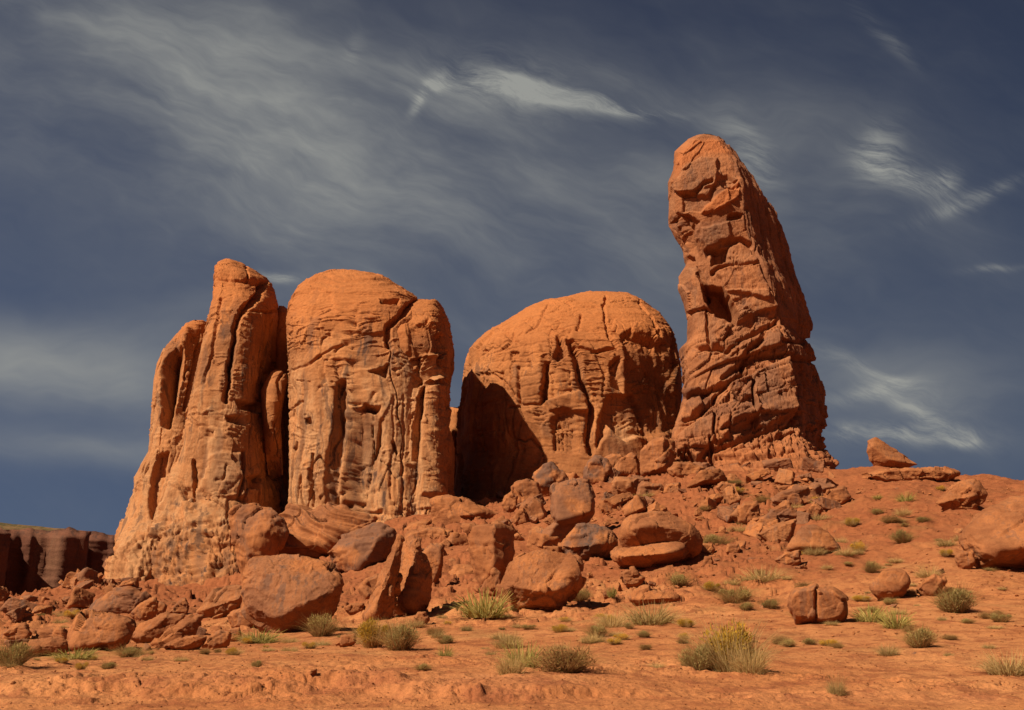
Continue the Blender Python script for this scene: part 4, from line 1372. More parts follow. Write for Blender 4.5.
# --- centre left giants
B([(245, 557), (265, 554), (286, 554), (304, 556), (320, 559), (340, 567), (349, 580), (344, 597), (327, 611), (307, 617), (292, 627), (270, 631), (259, 622), (243, 605), (242, 592)],
  'largest smooth round-topped boulder in the foreground, below the leftmost butte', [(248, 598, .16), (262, 612, .30), (275, 620, .34), (300, 606, .36), (330, 594, .30), (343, 582, .15), (292, 575, .24), (262, 570, .16)], .62, varn=.35, group=G, p=18, rough=.8)
B([(230, 512), (236, 506), (250, 503), (272, 506), (284, 519), (286, 532), (275, 547), (260, 556), (246, 557), (237, 538)], 'dark rounded boulder propped on the left end of the swirling layered rock',
  [(238, 520, .1), (272, 514, .12), (262, 545, .25), (250, 540, .25)], .7, varn=.45, group=G, at=128)
B([(262, 556), (270, 535), (282, 509), (300, 504), (330, 503), (355, 508), (376, 517), (380, 526), (350, 545), (325, 560), (292, 560)], 'long hump of swirling layered rock behind the largest foreground boulder',
  [(290, 520, .10), (340, 518, .12), (320, 546, .28), (280, 548, .26)], .6, bed=2.0, beddir=(0.35, -.1, 1), varn=.2, group=G, at=133, seed=31, p=12, rough=.5)
B([(327, 552), (340, 538), (360, 530), (380, 522), (395, 528), (396, 539), (386, 553), (380, 567), (370, 576), (355, 577), (342, 566)], 'smooth dark-faced boulder right of the swirling layered rock',
  [(345, 548, .2), (382, 535, .2), (360, 568, .25)], .6, varn=.6, group=G, at=106)
B([(397, 537), (402, 540), (401, 562), (392, 590), (378, 619), (367, 617), (372, 600), (384, 562)], 'narrow upright slab leaning against the tall leaning block', [(393, 560, .12), (374, 612, .15)], .3, group=G, bed=.8, beddir=(1, 0, .2))
B([(404, 537), (412, 534), (421, 537), (425, 555), (431, 572), (429, 592), (417, 616), (397, 611), (386, 607), (395, 572)], 'tall leaning block with a lit left face and dark right face',
  [(406, 556, .12), (414, 560, .28), (412, 602, .34), (392, 604, .15)], .6, varn=.2, group=G)
B([(421, 553), (430, 546), (441, 546), (442, 556), (438, 575), (430, 592), (426, 570)], 'rounded block wedged behind the tall leaning block', [], .7, varn=.25, group=G, back=2)
B([(336, 644), (341, 636), (356, 633), (356, 642), (342, 647)], 'small dark red stone by the bushy yellow and brown shrub', [], .6, group=G)
B([(344, 607), (350, 604), (364, 603), (364, 610), (348, 614)], 'little flat stone in front of the gap between the giant boulders', [], .7, group=G)
B([(414, 617), (418, 612), (426, 612), (429, 619), (422, 625)], 'small round stone at the foot of the tall leaning block', [], .8, group=G)
B([(358, 590), (364, 580), (378, 574), (385, 582), (380, 592), (366, 600)], 'broken low block between the largest boulder and the leaning slab', [], .7, group=G, back=1)
# --- centre
B([(431, 526), (430, 500), (440, 497), (452, 497), (486, 506), (500, 514), (496, 520), (471, 522), (461, 535), (440, 532)], 'wide flat-faced red slab under the shadowed gap between the buttes', [(436, 502, .10), (480, 512, .15), (458, 524, .2)], .5, group=G, back=14)
B([(457, 501), (458, 491), (466, 488), (473, 489), (474, 501)], 'small cube of rock sitting on the wide flat-faced slab', [], .8, group=G, back=24)
B([(401, 545), (408, 532), (425, 527), (452, 530), (455, 538), (440, 548), (415, 550)], 'broad low block above the tall leaning block', [], .7, group=G, back=10)
B([(463, 525), (478, 521), (494, 520), (513, 528), (515, 554), (507, 574), (494, 570), (480, 588), (476, 560)], 'tall square-edged block with one sunlit and one black face in the centre', [(466, 526, .1), (494, 523, .32), (494, 566, .34), (482, 584, .2)], .7, group=G, p=30, rough=.6, back=1.5)
B([(479, 590), (486, 577), (494, 568), (501, 574), (502, 588), (494, 596), (484, 597)], 'sharp triangular rock leaning on the big flat-topped front boulder', [], .5, group=G)
B([(499, 592), (503, 577), (508, 566), (516, 558), (537, 550), (560, 551), (582, 557), (584, 572), (568, 590), (562, 606), (538, 610), (512, 603)], 'big flat-topped angular boulder at the front centre with a dark undercut',
  [(512, 585, .30), (540, 592, .38), (565, 589, .32), (580, 572, .10), (520, 604, .22), (558, 603, .2)], .62, group=G, p=22, rough=.8)
B([[(552, 510), (552, 486), (564, 481), (577, 478), (588, 481), (595, 497), (596, 512), (575, 518), (557, 525)], [(531, 548), (533, 536), (545, 528), (556, 522), (575, 517), (590, 515), (575, 532), (560, 550)]], 'large tilted square block with a grey-brown flat face above the flat-topped boulder',
  [[(557, 521, .34), (592, 511, .24), (554, 490, .10), (586, 484, .05)], [(556, 524, .25), (545, 546, .2)]], .6, varn=.45, group=G, p=30, rough=.6, back=3)
B([(534, 490), (535, 474), (543, 466), (552, 463), (562, 470), (570, 481), (562, 492), (546, 497)], 'dark grey-brown domed boulder left above the tilted square block', [(540, 485, .2), (556, 474, .12)], .6, varn=.8, group=G, back=5)
B([(549, 464), (557, 454), (572, 455), (582, 463), (581, 475), (570, 482), (556, 474)], 'rough bright red boulder directly behind the dark domed boulder', [], .7, group=G, back=7)
B([(510, 486), (517, 481), (527, 478), (538, 482), (543, 495), (538, 502), (518, 506)], 'rounded red boulder at the edge of the black shadow, left of the dark domed boulder', [], .7, group=G, back=5, varn=.15)
B([(501, 504), (505, 496), (512, 491), (517, 497), (517, 508), (507, 513)], 'small rounded boulder left of the rounded red boulder at the shadow edge', [], .7, group=G, back=4)
B([(521, 508), (527, 498), (533, 495), (542, 501), (547, 518), (538, 525), (525, 521)], 'rough upright boulder left of the tilted square block', [], .7, group=G, varn=.2, back=3)
B([(513, 518), (518, 510), (524, 507), (528, 523), (518, 527)], 'thin pointed stone beside the rough upright boulder', [], .6, group=G, back=2)
B([(559, 545), (567, 533), (578, 526), (597, 525), (613, 533), (619, 542), (604, 555), (588, 563), (564, 553)], 'grey-stained rounded boulder left of the boulder shaped like an open mouth', [(570, 548, .25), (600, 544, .28)], .65, varn=.8, group=G)
B([[(620, 532), (624, 522), (632, 516), (654, 512), (677, 515), (692, 524), (702, 538), (700, 552), (688, 556), (678, 540), (655, 533), (634, 534), (621, 543)], [(609, 555), (613, 549), (620, 546), (644, 543), (675, 538), (686, 541), (688, 553), (673, 566), (646, 568), (614, 563)]],
  'boulder split by a deep crack so it looks like an open mouth with thick lips', [[(628, 530, .22), (650, 524, .26), (685, 532, .2)], [(622, 556, .34), (660, 554, .40), (682, 549, .3)]], .55, group=G, p=22, rough=.6)
B([(599, 502), (603, 500), (621, 500), (625, 511), (616, 515), (602, 515)], 'flat pale slab between the tilted square block and the mouth-shaped boulder', [], .5, group=G, back=2)
B([(583, 476), (587, 462), (596, 455), (608, 460), (613, 475), (602, 487), (586, 480)], 'dark-stained boulder to the right of the rough bright red boulder below the dome', [], .7, varn=.7, group=G, back=6)
B([(604, 458), (614, 452), (622, 456), (622, 476), (608, 478)], 'red rounded block just right of the dark-stained boulder below the dome', [], .7, group=G, back=3)
B([(611, 482), (616, 477), (639, 477), (637, 500), (625, 499), (612, 493)], 'pale-fronted cube block in the rubble below the dome', [(614, 482, .2), (634, 480, .25)], .6, group=G, p=26, back=4, pale=.3)
B([(636, 498), (638, 486), (643, 481), (661, 484), (666, 493), (661, 500)], 'dark square-cut block right of the pale-fronted cube', [], .6, group=G, varn=.3, p=26, back=4)
B([(641, 473), (641, 450), (650, 442), (662, 435), (672, 440), (676, 468), (660, 475)], 'large upright block with a dark cleft on its left, between dome and spire', [(664, 438, .25), (662, 468, .3)], .7, group=G, p=26, back=-1)
B([(617, 478), (619, 458), (630, 452), (637, 454), (641, 476)], 'upright red block just left of the dark cleft between dome and spire', [], .7, group=G, p=24, back=1)
B([(664, 493), (666, 484), (679, 483), (681, 493), (672, 496)], 'small round dark boulder right of the dark square-cut block', [], .8, varn=.3, group=G, back=3)
B([(682, 449), (685, 440), (690, 434), (702, 432), (712, 436), (712, 462), (698, 464), (688, 456)], 'wedge-shaped block leaning against the foot of the spire at its left', [(690, 458, .2), (704, 440, .2)], .6, group=G, p=24, back=-3)
B([(668, 470), (674, 462), (690, 462), (704, 468), (700, 476), (676, 477)], 'flat red slab at the left foot of the spire', [], .6, group=G, back=-3)
B([(730, 515), (738, 508), (748, 502), (759, 510), (759, 524), (738, 520)], 'pale boulder with a dark underside on the slope below the spire', [], .7, pale=.3, group=G)
B([(628, 598), (636, 590), (645, 587), (661, 592), (678, 594), (680, 600), (672, 604), (640, 606)], 'low beak-shaped rock on the sand in front of the mouth-shaped boulder', [(642, 600, .2), (670, 598, .2)], .6, group=G)
B([(620, 573), (626, 569), (634, 567), (645, 578), (638, 586), (625, 586)], 'small layered rock in the rubble under the mouth-shaped boulder', [], .7, bed=1.0, group=G)
B([(602, 592), (609, 587), (616, 590), (614, 598), (604, 598)], 'small cracked stone by the little bush under the flat-topped boulder', [], .7, group=G)
B([(716, 487), (722, 482), (736, 484), (738, 492), (722, 494)], 'small dark slab in the rubble below the middle of the spire', [], .6, varn=.3, group=G)
# --- right slope
B([(867, 452), (868, 441), (876, 438), (890, 447), (906, 457), (918, 464), (895, 466), (872, 464)], 'shark-fin-shaped rock standing on the right-hand crest against the sky', [(872, 446, .15), (890, 460, .2)], .45, varn=.15, group=G, base=(892, 468), p=40, rough=.35)
B([(860, 475), (880, 470), (934, 468), (959, 473), (950, 478), (904, 481), (872, 480)], 'flat ledge of rock on the crest under the shark-fin-shaped rock', [], .4, bed=1.0, group=G)
B([(935, 503), (944, 490), (956, 481), (979, 480), (986, 497), (974, 509), (946, 511)], 'angular boulder high on the right slope near the crest', [(945, 502, .2), (975, 496, .25), (960, 486, .1)], .6, group=G, bed=.6, p=20)
B([(957, 535), (966, 525), (990, 508), (1017, 497), (1062, 492), (1100, 530), (1070, 566), (1022, 570), (984, 561), (966, 545)], 'huge smooth boulder cut off by the right picture edge', [(966, 538, .12), (985, 552, .3), (1040, 545, .34), (1010, 512, .1)], .6, group=G, p=14, rough=.7)
B([(955, 557), (960, 551), (973, 552), (975, 563), (963, 570)], 'small round boulder tucked left under the huge right-edge boulder', [], .8, group=G)
B([(867, 589), (870, 579), (880, 570), (893, 567), (905, 569), (913, 578), (909, 591), (892, 600), (873, 598)], 'egg-shaped smooth boulder on the right slope', [(878, 592, .25), (902, 590, .25)], .65, group=G, p=9, rough=.6)
B([(917, 589), (924, 580), (935, 574), (946, 580), (932, 596)], 'small tilted rock just right of the egg-shaped boulder', [], .6, group=G)
B([[(787, 604), (790, 594), (797, 587), (817, 584), (818, 604), (817, 621), (794, 622)], [(814, 586), (834, 587), (846, 598), (848, 612), (836, 624), (814, 623)]], 'round boulder split in two by a vertical crack, alone on the lower right sand',
  [], .75, group=G, p=26, rough=.6)
B([(771, 502), (780, 492), (795, 487), (820, 485), (824, 498), (802, 507), (783, 506)], 'dark flat-topped block at the right of the rubble under the spire', [], .6, varn=.4, group=G)
B([(821, 502), (826, 489), (844, 486), (852, 497), (840, 505)], 'flat red slab right of the dark flat-topped block', [], .6, group=G, bed=.7)
B([(759, 522), (770, 509), (787, 502), (801, 515), (785, 523), (765, 527)], 'grey-stained slanting rock below the dark flat-topped block', [], .5, varn=.5, group=G)
B([(756, 534), (775, 523), (796, 519), (790, 538), (784, 546), (766, 545)], 'pale-edged boulder left of the flat half-dome rock', [], .6, group=G, pale=.2)
B([(784, 550), (790, 538), (799, 527), (815, 523), (831, 532), (842, 549), (828, 553), (800, 553)], 'flat-faced half-dome rock lying on the right slope', [(795, 548, .2), (830, 548, .2)], .5, varn=.3, group=G, p=12, rough=.5)
B([(805, 516), (809, 506), (815, 502), (823, 510), (816, 520)], 'small upright block below the flat red slab on the right', [], .7, group=G)
B([(738, 507), (744, 502), (757, 501), (760, 518), (748, 525), (738, 522)], 'rounded boulder left of the grey-stained slanting rock', [], .7, group=G)
B([(775, 560), (786, 552), (800, 551), (800, 562), (783, 566)], 'flat stone half buried below the pale-edged boulder', [], .5, group=G, varn=.2)
for (x, y, w, h, lab) in ((690, 555, 12, 10, 'small block right below the lower lip of the mouth-shaped boulder'), (707, 553, 16, 10, 'squarish stone right of the mouth-shaped boulder'),
                          (733, 553, 15, 9, 'flat block in the row of stones right of the mouth-shaped boulder'), (708, 566, 11, 10, 'small rounded cube in front of the squarish stone'),
                          (602, 545, 14, 8, 'small stone in the shade below the grey-stained boulder')):
    B([(x - w / 2, y), (x - w / 3, y - h), (x + w / 3, y - h), (x + w / 2, y - h * .4), (x + w / 3, y + 1)], lab, [], .8, group=G)


# ---- loose smaller rocks: shared bodies, one object each
def rock_mesh(seed, level=4, flat=1.0):
    rs = np.random.RandomState(seed)
    if seed % 3 < 2:                                     # broken block: a skewed box with a corner or two gone
        q = np.array([(x, y, z) for x in (-1, 1) for y in (-1, 1) for z in (-1, 1)], float) + rs.uniform(-.33, .33, (8, 3))
        q[rs.randint(8)] *= 0.45
        q *= np.array([1.0, rs.uniform(.6, .95), flat])
    else:
        q = rs.normal(size=(11, 3))
        q /= np.linalg.norm(q, axis=1, keepdims=True)
        q *= rs.uniform(0.8, 1.15, (11, 1))
        q[:, 2] *= flat
    V, Fq = convex_body(q, level, 40)
    V = weather(V, Fq, 2.0, seed, bed=0.5 * (seed % 2), rough=0.8, fine=level > 3)
    T = np.zeros((len(V), 3))
    T[:, 1] = (0.45 if seed % 3 == 0 else 0.0)
    T[:, 0] = (0.25 if seed % 4 == 1 else 0.0)
    return V, Fq, T


VARS = []
for k in range(20):
    V, Fq, T = rock_mesh(900 + k, 5 if k < 12 else 4, (0.55, 0.8, 0.38, 0.7)[k % 4])
    o = mesh_obj('rock', V, Fq, M_boulder, tint=T)
    VARS.append(o.data)
    bpy.data.objects.remove(o)

rng = random.Random(12)


def in_poly(x, y, pts):
    return poly_sd(np.array([float(x)]), np.array([float(y)]), pts)[0] > 0


def scatter_rocks(n, poly, smin, smax, label, group, pw=1.5, avoid=True, big=False):
    xs = [p_[0] for p_ in poly]
    ys = [p_[1] for p_ in poly]
    k = 0
    while k < n:
        x, y = rng.uniform(min(xs), max(xs)), rng.uniform(min(ys), max(ys))
        if not in_poly(x, y, poly):
            continue
        w = smin + (smax - smin) * rng.random() ** pw
        Y = ground_hit(x, y)
        s = w * Y / F / 2
        pt = P(x, y, Y)
        ob = bpy.data.objects.new('rock', rng.choice(VARS[:12] if w > 9 else VARS[12:]))
        COL.objects.link(ob)
        ob.location = (pt[0], Y, float(ground_z(pt[0], Y)[0]) + s * rng.uniform(.15, .5))
        ob.scale = (s * rng.uniform(.8, 1.2), s * rng.uniform(.7, 1.1), s * rng.uniform(.7, 1.15))
        ob.rotation_euler = (rng.uniform(-.5, .5), rng.uniform(-.5, .5), rng.uniform(0, 6.28))
        tag(ob, label, 'rock', group)
        k += 1


scatter_rocks(60, [(0, 600), (40, 588), (100, 560), (140, 585), (130, 612), (60, 618), (0, 628)], 6, 26, 'small loose slab of red rock on the talus slope at the far left', 'loose rocks on the left talus slope')
scatter_rocks(14, [(0, 630), (60, 620), (250, 612), (260, 640), (150, 652), (0, 655)], 5, 18, 'small red rock among the large slabs at the front left', 'loose rocks among the front left slabs')
scatter_rocks(70, [(400, 530), (500, 490), (560, 450), (640, 450), (665, 490), (620, 530), (520, 590), (440, 600), (400, 600)], 7, 28, 'loose red rock in the rubble between the central boulders', 'loose rocks between the central boulders')
scatter_rocks(84, [(625, 480), (700, 455), (735, 462), (830, 470), (840, 505), (770, 545), (700, 530), (640, 515)], 6, 26, 'loose red rock in the rubble below the leaning spire', 'loose rocks below the spire')
scatter_rocks(26, [(560, 575), (640, 560), (760, 535), (760, 570), (680, 600), (560, 612)], 3, 13, 'small red stone on the sand in front of the mouth-shaped boulder', 'stones in front of the mouth-shaped boulder')
scatter_rocks(34, [(840, 478), (930, 485), (1024, 500), (1024, 610), (780, 620), (700, 600), (800, 520)], 3, 11, 'small red stone on the open right-hand slope', 'stones on the right-hand slope', 2.6)
scatter_rocks(16, [(0, 655), (1024, 640), (1024, 700), (0, 700)], 2.5, 7, 'little red stone lying on the bare sand in the foreground', 'stones on the foreground sand', 2.0)


# ---- gravel too small to count
def gravel(n, seed, name='gravel'):
    rs = np.random.RandomState(seed)
    base = []
    for k in range(6):
        q = rs.normal(size=(9, 3))
        q /= np.linalg.norm(q, axis=1, keepdims=True)
        q[:, 2] *= 0.6
        base.append(convex_body(q, 2, 18))
    Vs, Fs, Ts = [], [], []
    k0 = 0
    regs = [([(0, 605), (100, 550), (150, 590), (250, 600), (250, 650), (0, 655)], 1600, 1.2, 6), ([(420, 530), (560, 450), (660, 440), (840, 470), (840, 520), (760, 580), (560, 615), (430, 610)], 4600, 1.2, 7.0),
            ([(780, 480), (1024, 490), (1024, 640), (700, 640), (740, 540)], 2600, 0.8, 4.5), ([(0, 640), (1024, 630), (1024, 709), (0, 709)], 7000, 0.6, 3.4), ([(560, 560), (720, 550), (720, 600), (560, 612)], 500, 1, 4)]
    for poly, cnt, s0, s1 in regs:
        P_ = np.array(poly, float)
        xs = rs.uniform(P_[:, 0].min(), P_[:, 0].max(), cnt * 3)
        ys = rs.uniform(P_[:, 1].min(), P_[:, 1].max(), cnt * 3)
        ok = poly_sd(xs, ys, poly) > 0
        xs, ys = xs[ok][:cnt], ys[ok][:cnt]
        # stones gather in drifts
        keep = fbm(np.stack([xs / 60, ys / 14, xs * 0], 1), 1.0, 3, seed) + rs.uniform(-.35, .35, len(xs)) > -0.02
        xs, ys = xs[keep], ys[keep]
        # vectorised ground hit
        Yc = np.exp(np.linspace(math.log(12), math.log(205), 260))
        uvq = [ray_uv(a, b) for a, b in zip(xs, ys)]
        for (u, v) in uvq:
            d = (CAMZ + v * Yc) - ground_base(u * Yc, Yc)
            w_ = np.where(d < 0)[0]
            if not len(w_):
                continue
            Y = Yc[w_[0]] * (1 + rs.uniform(-.01, .01))
            s = (s0 + (s1 - s0) * rs.rand() ** 3) * Y / F / 2
            Vb, Fb = base[rs.randint(6)]
            a = rs.uniform(0, 6.28)
            ca, sa = math.cos(a), math.sin(a)
            sc = s * rs.uniform(.7, 1.3, 3)
            q = Vb * sc
            q = np.stack([q[:, 0] * ca - q[:, 1] * sa, q[:, 0] * sa + q[:, 1] * ca, q[:, 2]], 1)
            Vs.append(q)
            Ts.append((u * Y, Y, s))
            Fs.append(Fb + k0)
            k0 += len(Vb)
    T = np.array(Ts)
    zz = ground_z(T[:, 0], T[:, 1])
    Vs = [v + np.array([t[0], t[1], z + t[2] * 0.4]) for v, t, z in zip(Vs, T, zz)]
    V = np.concatenate(Vs)
    o = mesh_obj(name, V, np.concatenate(Fs), M_boulder, tint=np.zeros((len(V), 3)))
    tag(o, 'scattered gravel and pebbles of broken red sandstone over the whole slope', 'gravel', kind='stuff')


gravel(0, 5)


# ------------------------------------------------------------------ shrubs and grass tufts
def blades(n, seed, R_, H_, width, spread, droop=0.3, core=0.0, leaf=False):
    """thin curved blades springing from a base disc; returns V, F (quads)"""
    rs = np.random.RandomState(seed)
    a = rs.uniform(0, 6.283, n)
    r0 = np.sqrt(rs.uniform(0, 1, n)) * R_ * core
    out = rs.uniform(0, 1, n) ** 0.7 * spread
    L = H_ * rs.uniform(0.55, 1.08, n)
    az = a + rs.normal(0, .35, n)
    bx, by = np.cos(a) * r0, np.sin(a) * r0
    segs = 3
    V = np.zeros((n, segs + 1, 2, 3))
    tw = rs.uniform(0, 3.14, n)
    for s in range(segs + 1):
        t = s / segs
        th = out * (0.6 + 0.4 * t)
        d = L * t
        x = bx + np.cos(az) * np.sin(th) * d * 1.0
        y = by + np.sin(az) * np.sin(th) * d
        z = np.cos(th) * d * (1 - droop * t * out)
        wd = width * (1 - 0.75 * t)
        V[:, s, 0] = np.stack([x - np.cos(tw) * wd, y - np.sin(tw) * wd, z], 1)
        V[:, s, 1] = np.stack([x + np.cos(tw) * wd, y + np.sin(tw) * wd, z], 1)
    Vf = V.reshape(-1, 3)
    b = np.arange(n)[:, None] * (segs + 1) * 2
    Fq = np.concatenate([b + np.array([[2 * s, 2 * s + 1, 2 * s + 3, 2 * s + 2]]) for s in range(segs)], 0)
    return Vf, Fq


def leaves(n, seed, R_, H_, size, lumps=7):
    """leaf-sized faces on the outer part of several uneven lumps"""
    rs = np.random.RandomState(seed)
    lc = np.stack([rs.uniform(-.55, .55, lumps) * R_, rs.uniform(-.5, .5, lumps) * R_, rs.uniform(.25, .62, lumps) * H_], 1)
    lr = rs.uniform(.18, .48, lumps)
    k = rs.randint(0, lumps, n)
    d = rs.normal(size=(n, 3))
    d /= np.linalg.norm(d, axis=1, keepdims=True)
    rr_ = (rs.uniform(0, 1, n) ** 0.45)
    c = lc[k] + d * (lr[k] * rr_)[:, None] * np.array([R_, R_, H_ * 0.9])
    c[:, 2] = np.abs(c[:, 2])
    up = d * 0.7 + rs.normal(size=(n, 3)) * .45 + np.array([0, 0, .9])
    up /= np.linalg.norm(up, axis=1, keepdims=True)
    sd_ = np.cross(up, rs.normal(size=(n, 3)))
    sd_ /= np.linalg.norm(sd_, axis=1, keepdims=True)
    s = size * rs.uniform(.6, 1.4, n)[:, None]
    V = np.stack([c - sd_ * s * .28, c + sd_ * s * .28, c + up * s * 1.6 + sd_ * s * .1, c + up * s * 1.6 - sd_ * s * .1], 1).reshape(-1, 3)
    Fq = np.arange(n * 4).reshape(-1, 4)
    return V, Fq


PM = {}


def plant_data(kind, var):
    """(stems mesh, foliage mesh) in unit size: radius 0.5, height 1"""
    key = (kind, var)
    if key in PM:
        return PM[key]
    sd_ = hash((kind, 3)) % 7 if False else {'yellow': 1, 'mixed': 2, 'sage': 3, 'brown': 4, 'grass': 5, 'green': 6}[kind] * 50 + var
    st_m = {'yellow': M_straw, 'mixed': M_brown, 'sage': M_brown, 'brown': M_brown, 'grass': M_straw, 'green': M_green}[kind]
    fo_m = {'yellow': M_yellow, 'mixed': M_sage, 'sage': M_sage, 'brown': M_brown, 'grass': M_straw, 'green': M_green}[kind]
    if kind in ('grass', 'green'):
        n = 420 if kind == 'grass' else 200
        V1, F1 = blades(n, sd_, .5, 1.0, .008 if kind == 'grass' else .020, 1.15, .35, core=.6)
        V2, F2 = blades(n // 2, sd_ + 9, .5, .62, .010, 1.35, .3, core=.9)
        fo_m = M_sage if kind == 'grass' and var % 2 else fo_m
    else:
        V1, F1 = blades(620, sd_, .5, .98, .0055, 1.15, .1, core=.45)
        V2, F2 = leaves({'yellow': 3600, 'mixed': 2600, 'sage': 2400, 'brown': 2200}[kind], sd_ + 3, .62, .9, .034)
    r = []
    for nm, V, Fq, m_ in (('stems', V1, F1, st_m), ('foliage', V2, F2, fo_m)):
        V = V.copy()
        o = mesh_obj(nm, V, Fq, m_, smooth=False)
        r.append(o.data)
        bpy.data.objects.remove(o)
    PM[key] = r
    return r


def shrub(px, py, w, h, kind, label, cat='shrub', group=None, name='shrub', parts=True):
    Y = ground_hit(px, py)
    pt = P(px, py, Y)
    W_, H_ = w * Y / F, h * Y / F * 1.06
    var = rng.randrange(3)
    st, fo = plant_data(kind, var)
    root = bpy.data.objects.new(name, None)
    root.empty_display_size = 0.2
    COL.objects.link(root)
    root.location = (pt[0], Y + W_ * 0.15, float(ground_z(pt[0], Y + W_ * 0.15)[0]) - 0.03 * H_)
    root.rotation_euler = (0, 0, rng.uniform(0, 6.28))
    root.scale = (W_, W_ * .85, H_)
    tag(root, label, cat, group)
    for nm, d in (('stems', st), ('foliage', fo)):
        o = bpy.data.objects.new(nm, d)
        COL.objects.link(o)
        o.parent = root


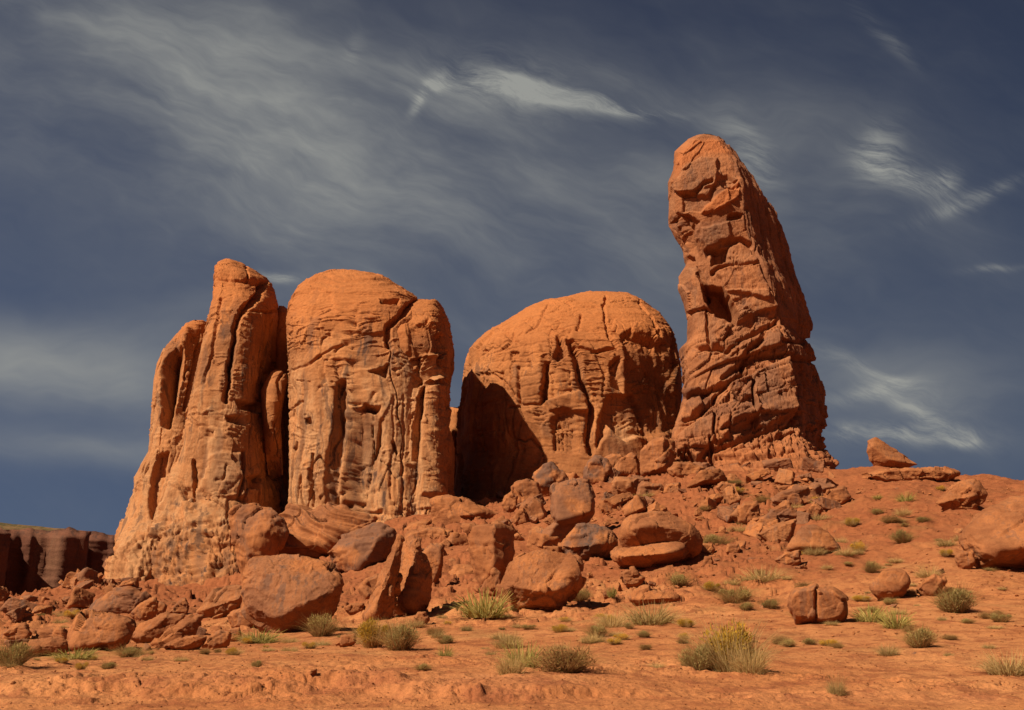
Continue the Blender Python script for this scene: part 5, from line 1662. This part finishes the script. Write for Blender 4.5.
GS = 'desert shrubs on the slope and foreground sand'
for a in [
    (735, 674, 72, 58, 'yellow', 'tall bright yellow flowering brush in the right centre foreground'),
    (700, 672, 42, 34, 'mixed', 'olive bush joined to the left side of the bright yellow brush'),
    (752, 678, 34, 34, 'grass', 'pale straw clump against the right side of the bright yellow brush'),
    (372, 648, 34, 30, 'yellow', 'yellow-green bush left half of the bushy clump below the tall leaning block'),
    (398, 651, 46, 32, 'mixed', 'grey-brown bush right half of the bushy clump below the tall leaning block'),
    (320, 637, 38, 24, 'sage', 'grey-green bush in front of the largest foreground boulder'),
    (566, 673, 58, 30, 'brown', 'reddish brown low bush on the bank at the bottom centre'),
    (524, 668, 40, 26, 'green', 'green tufted plant beside the reddish brown bush'),
    (511, 676, 26, 28, 'grass', 'pale upright grass at the left end of the bottom centre bank'),
    (484, 621, 46, 28, 'green', 'green and straw grass clump left of the flat-topped boulder'),
    (652, 625, 52, 24, 'grass', 'wide straw grass clump under the beak-shaped rock'),
    (612, 627, 30, 18, 'grass', 'smaller straw tuft left of the wide grass clump'),
    (597, 637, 26, 16, 'sage', 'small dull green bush below the straw tufts at centre'),
    (580, 603, 28, 15, 'sage', 'small grey-green bush at the right foot of the flat-topped boulder'),
    (680, 587, 28, 18, 'sage', 'round grey-green bush in front of the mouth-shaped boulder'),
    (736, 603, 36, 20, 'sage', 'dark sage bush on the sand right of the mouth-shaped boulder'),
    (712, 592, 18, 11, 'yellow', 'small yellowish bush between the two sage bushes right of centre'),
    (765, 582, 44, 18, 'grass', 'pale grass patch left above the split round boulder'),
    (718, 545, 32, 13, 'sage', 'low grey bush right of the mouth-shaped boulder on the slope'),
    (958, 612, 46, 30, 'mixed', 'large grey-brown bush right of the small tilted rock'),
    (922, 648, 38, 25, 'mixed', 'dark olive bush on the bare sand at the lower right'),
    (1012, 676, 44, 24, 'grass', 'tan dry bush at the right picture edge, lowest of all'),
    (890, 657, 22, 12, 'grass', 'tiny straw tuft left below the dark olive bush'),
    (872, 622, 32, 18, 'green', 'bright green leafy plant below the egg-shaped boulder'),
    (898, 628, 28, 20, 'green', 'spiky green plant right of the bright green leafy plant'),
    (905, 544, 26, 16, 'sage', 'round sage bush in the middle of the right slope'),
    (907, 503, 18, 10, 'green', 'small green bush high on the right slope below the crest'),
    (872, 573, 17, 13, 'sage', 'small grey bush just above the egg-shaped boulder'),
    (930, 577, 24, 14, 'grass', 'straw tuft behind the small tilted rock'),
    (860, 553, 17, 12, 'yellow', 'yellowish tuft on the slope above the egg-shaped boulder'),
    (838, 697, 17, 20, 'grass', 'thin straggly grass on the bare sand at the bottom right'),
    (1003, 622, 22, 11, 'sage', 'low sage bush near the right edge below the huge boulder'),
    (258, 643, 38, 16, 'green', 'low green patch in front of the largest boulder, left end'),
    (233, 655, 18, 9, 'yellow', 'tiny yellow-green tuft in front of the low tilted block'),
    (8, 669, 42, 28, 'mixed', 'olive bush at the left picture edge'),
    (128, 657, 38, 13, 'sage', 'low sage bush before the squarish front left boulder'),
    (72, 660, 40, 12, 'green', 'flat green weeds before the long slab at the left'),
    (107, 668, 18, 9, 'mixed', 'small dark tuft on the sand below the squarish front left boulder'),
    (80, 670, 12, 9, 'yellow', 'tiny yellow tuft on the sand at the lower left'),
    (508, 648, 30, 18, 'grass', 'straw tuft above the bottom centre bank'),
    (445, 658, 16, 14, 'green', 'small upright green tuft left of the bottom centre bank'),
    (422, 672, 18, 8, 'sage', 'tiny flat tuft on sand below the bushy clump'),
    (256, 672, 12, 9, 'mixed', 'tiny dark tuft on the sand left of centre'),
    (658, 672, 18, 9, 'grass', 'tiny straw tuft left of the bright yellow brush'),
    (770, 608, 20, 11, 'sage', 'small grey-green tuft left of the split round boulder'),
    (640, 499, 14, 7, 'green', 'tiny green tuft in the rubble below the dome'),
    (636, 513, 16, 8, 'sage', 'small sage tuft above the mouth-shaped boulder'),
    (852, 526, 16, 9, 'yellow', 'yellowish tuft right of the half-dome rock'),
    (878, 500, 10, 6, 'green', 'tiny tuft high on the right slope left of the green bush'),
    (925, 523, 16, 7, 'sage', 'low tuft below the angular crest boulder'),
    (942, 490, 10, 6, 'yellow', 'tiny yellow tuft left of the angular crest boulder'),
    (612, 602, 9, 12, 'green', 'narrow green tuft between stones under the mouth-shaped boulder'),
]:
    shrub(*a, group=GS)

# more small tufts, alike at this distance
for poly, n, lab, gp in (
        ([(780, 500), (930, 500), (1010, 590), (1000, 660), (760, 650), (700, 600)], 70, 'tiny straw-coloured tuft among many on the right-hand slope', 'tiny tufts on the right-hand slope'),
        ([(430, 620), (560, 615), (700, 620), (700, 650), (470, 660)], 34, 'tiny straw tuft on the sand below the central boulders', 'tiny tufts below the central boulders'),
        ([(0, 655), (300, 640), (430, 625), (460, 650), (300, 655), (0, 672)], 32, 'tiny dull green tuft on the sand before the left boulders', 'tiny tufts before the left boulders'),
        ([(20, 620), (120, 610), (150, 600), (60, 632)], 12, 'tiny green tuft on the far left talus', 'tiny tufts on the far left talus'),
        ([(620, 500), (720, 480), (830, 500), (740, 545)], 16, 'tiny sage tuft in the rubble below the spire', 'tiny tufts in the rubble below the spire')):
    k = 0
    xs = [p_[0] for p_ in poly]
    ys = [p_[1] for p_ in poly]
    while k < n:
        x, y = rng.uniform(min(xs), max(xs)), rng.uniform(min(ys), max(ys))
        if not in_poly(x, y, poly):
            continue
        w = rng.uniform(6, 20)
        shrub(x, y, w, w * rng.uniform(.32, .6), rng.choice(['grass', 'grass', 'grass', 'grass', 'sage', 'yellow', 'brown']), lab, 'tuft', gp, 'grass_tuft')
        k += 1
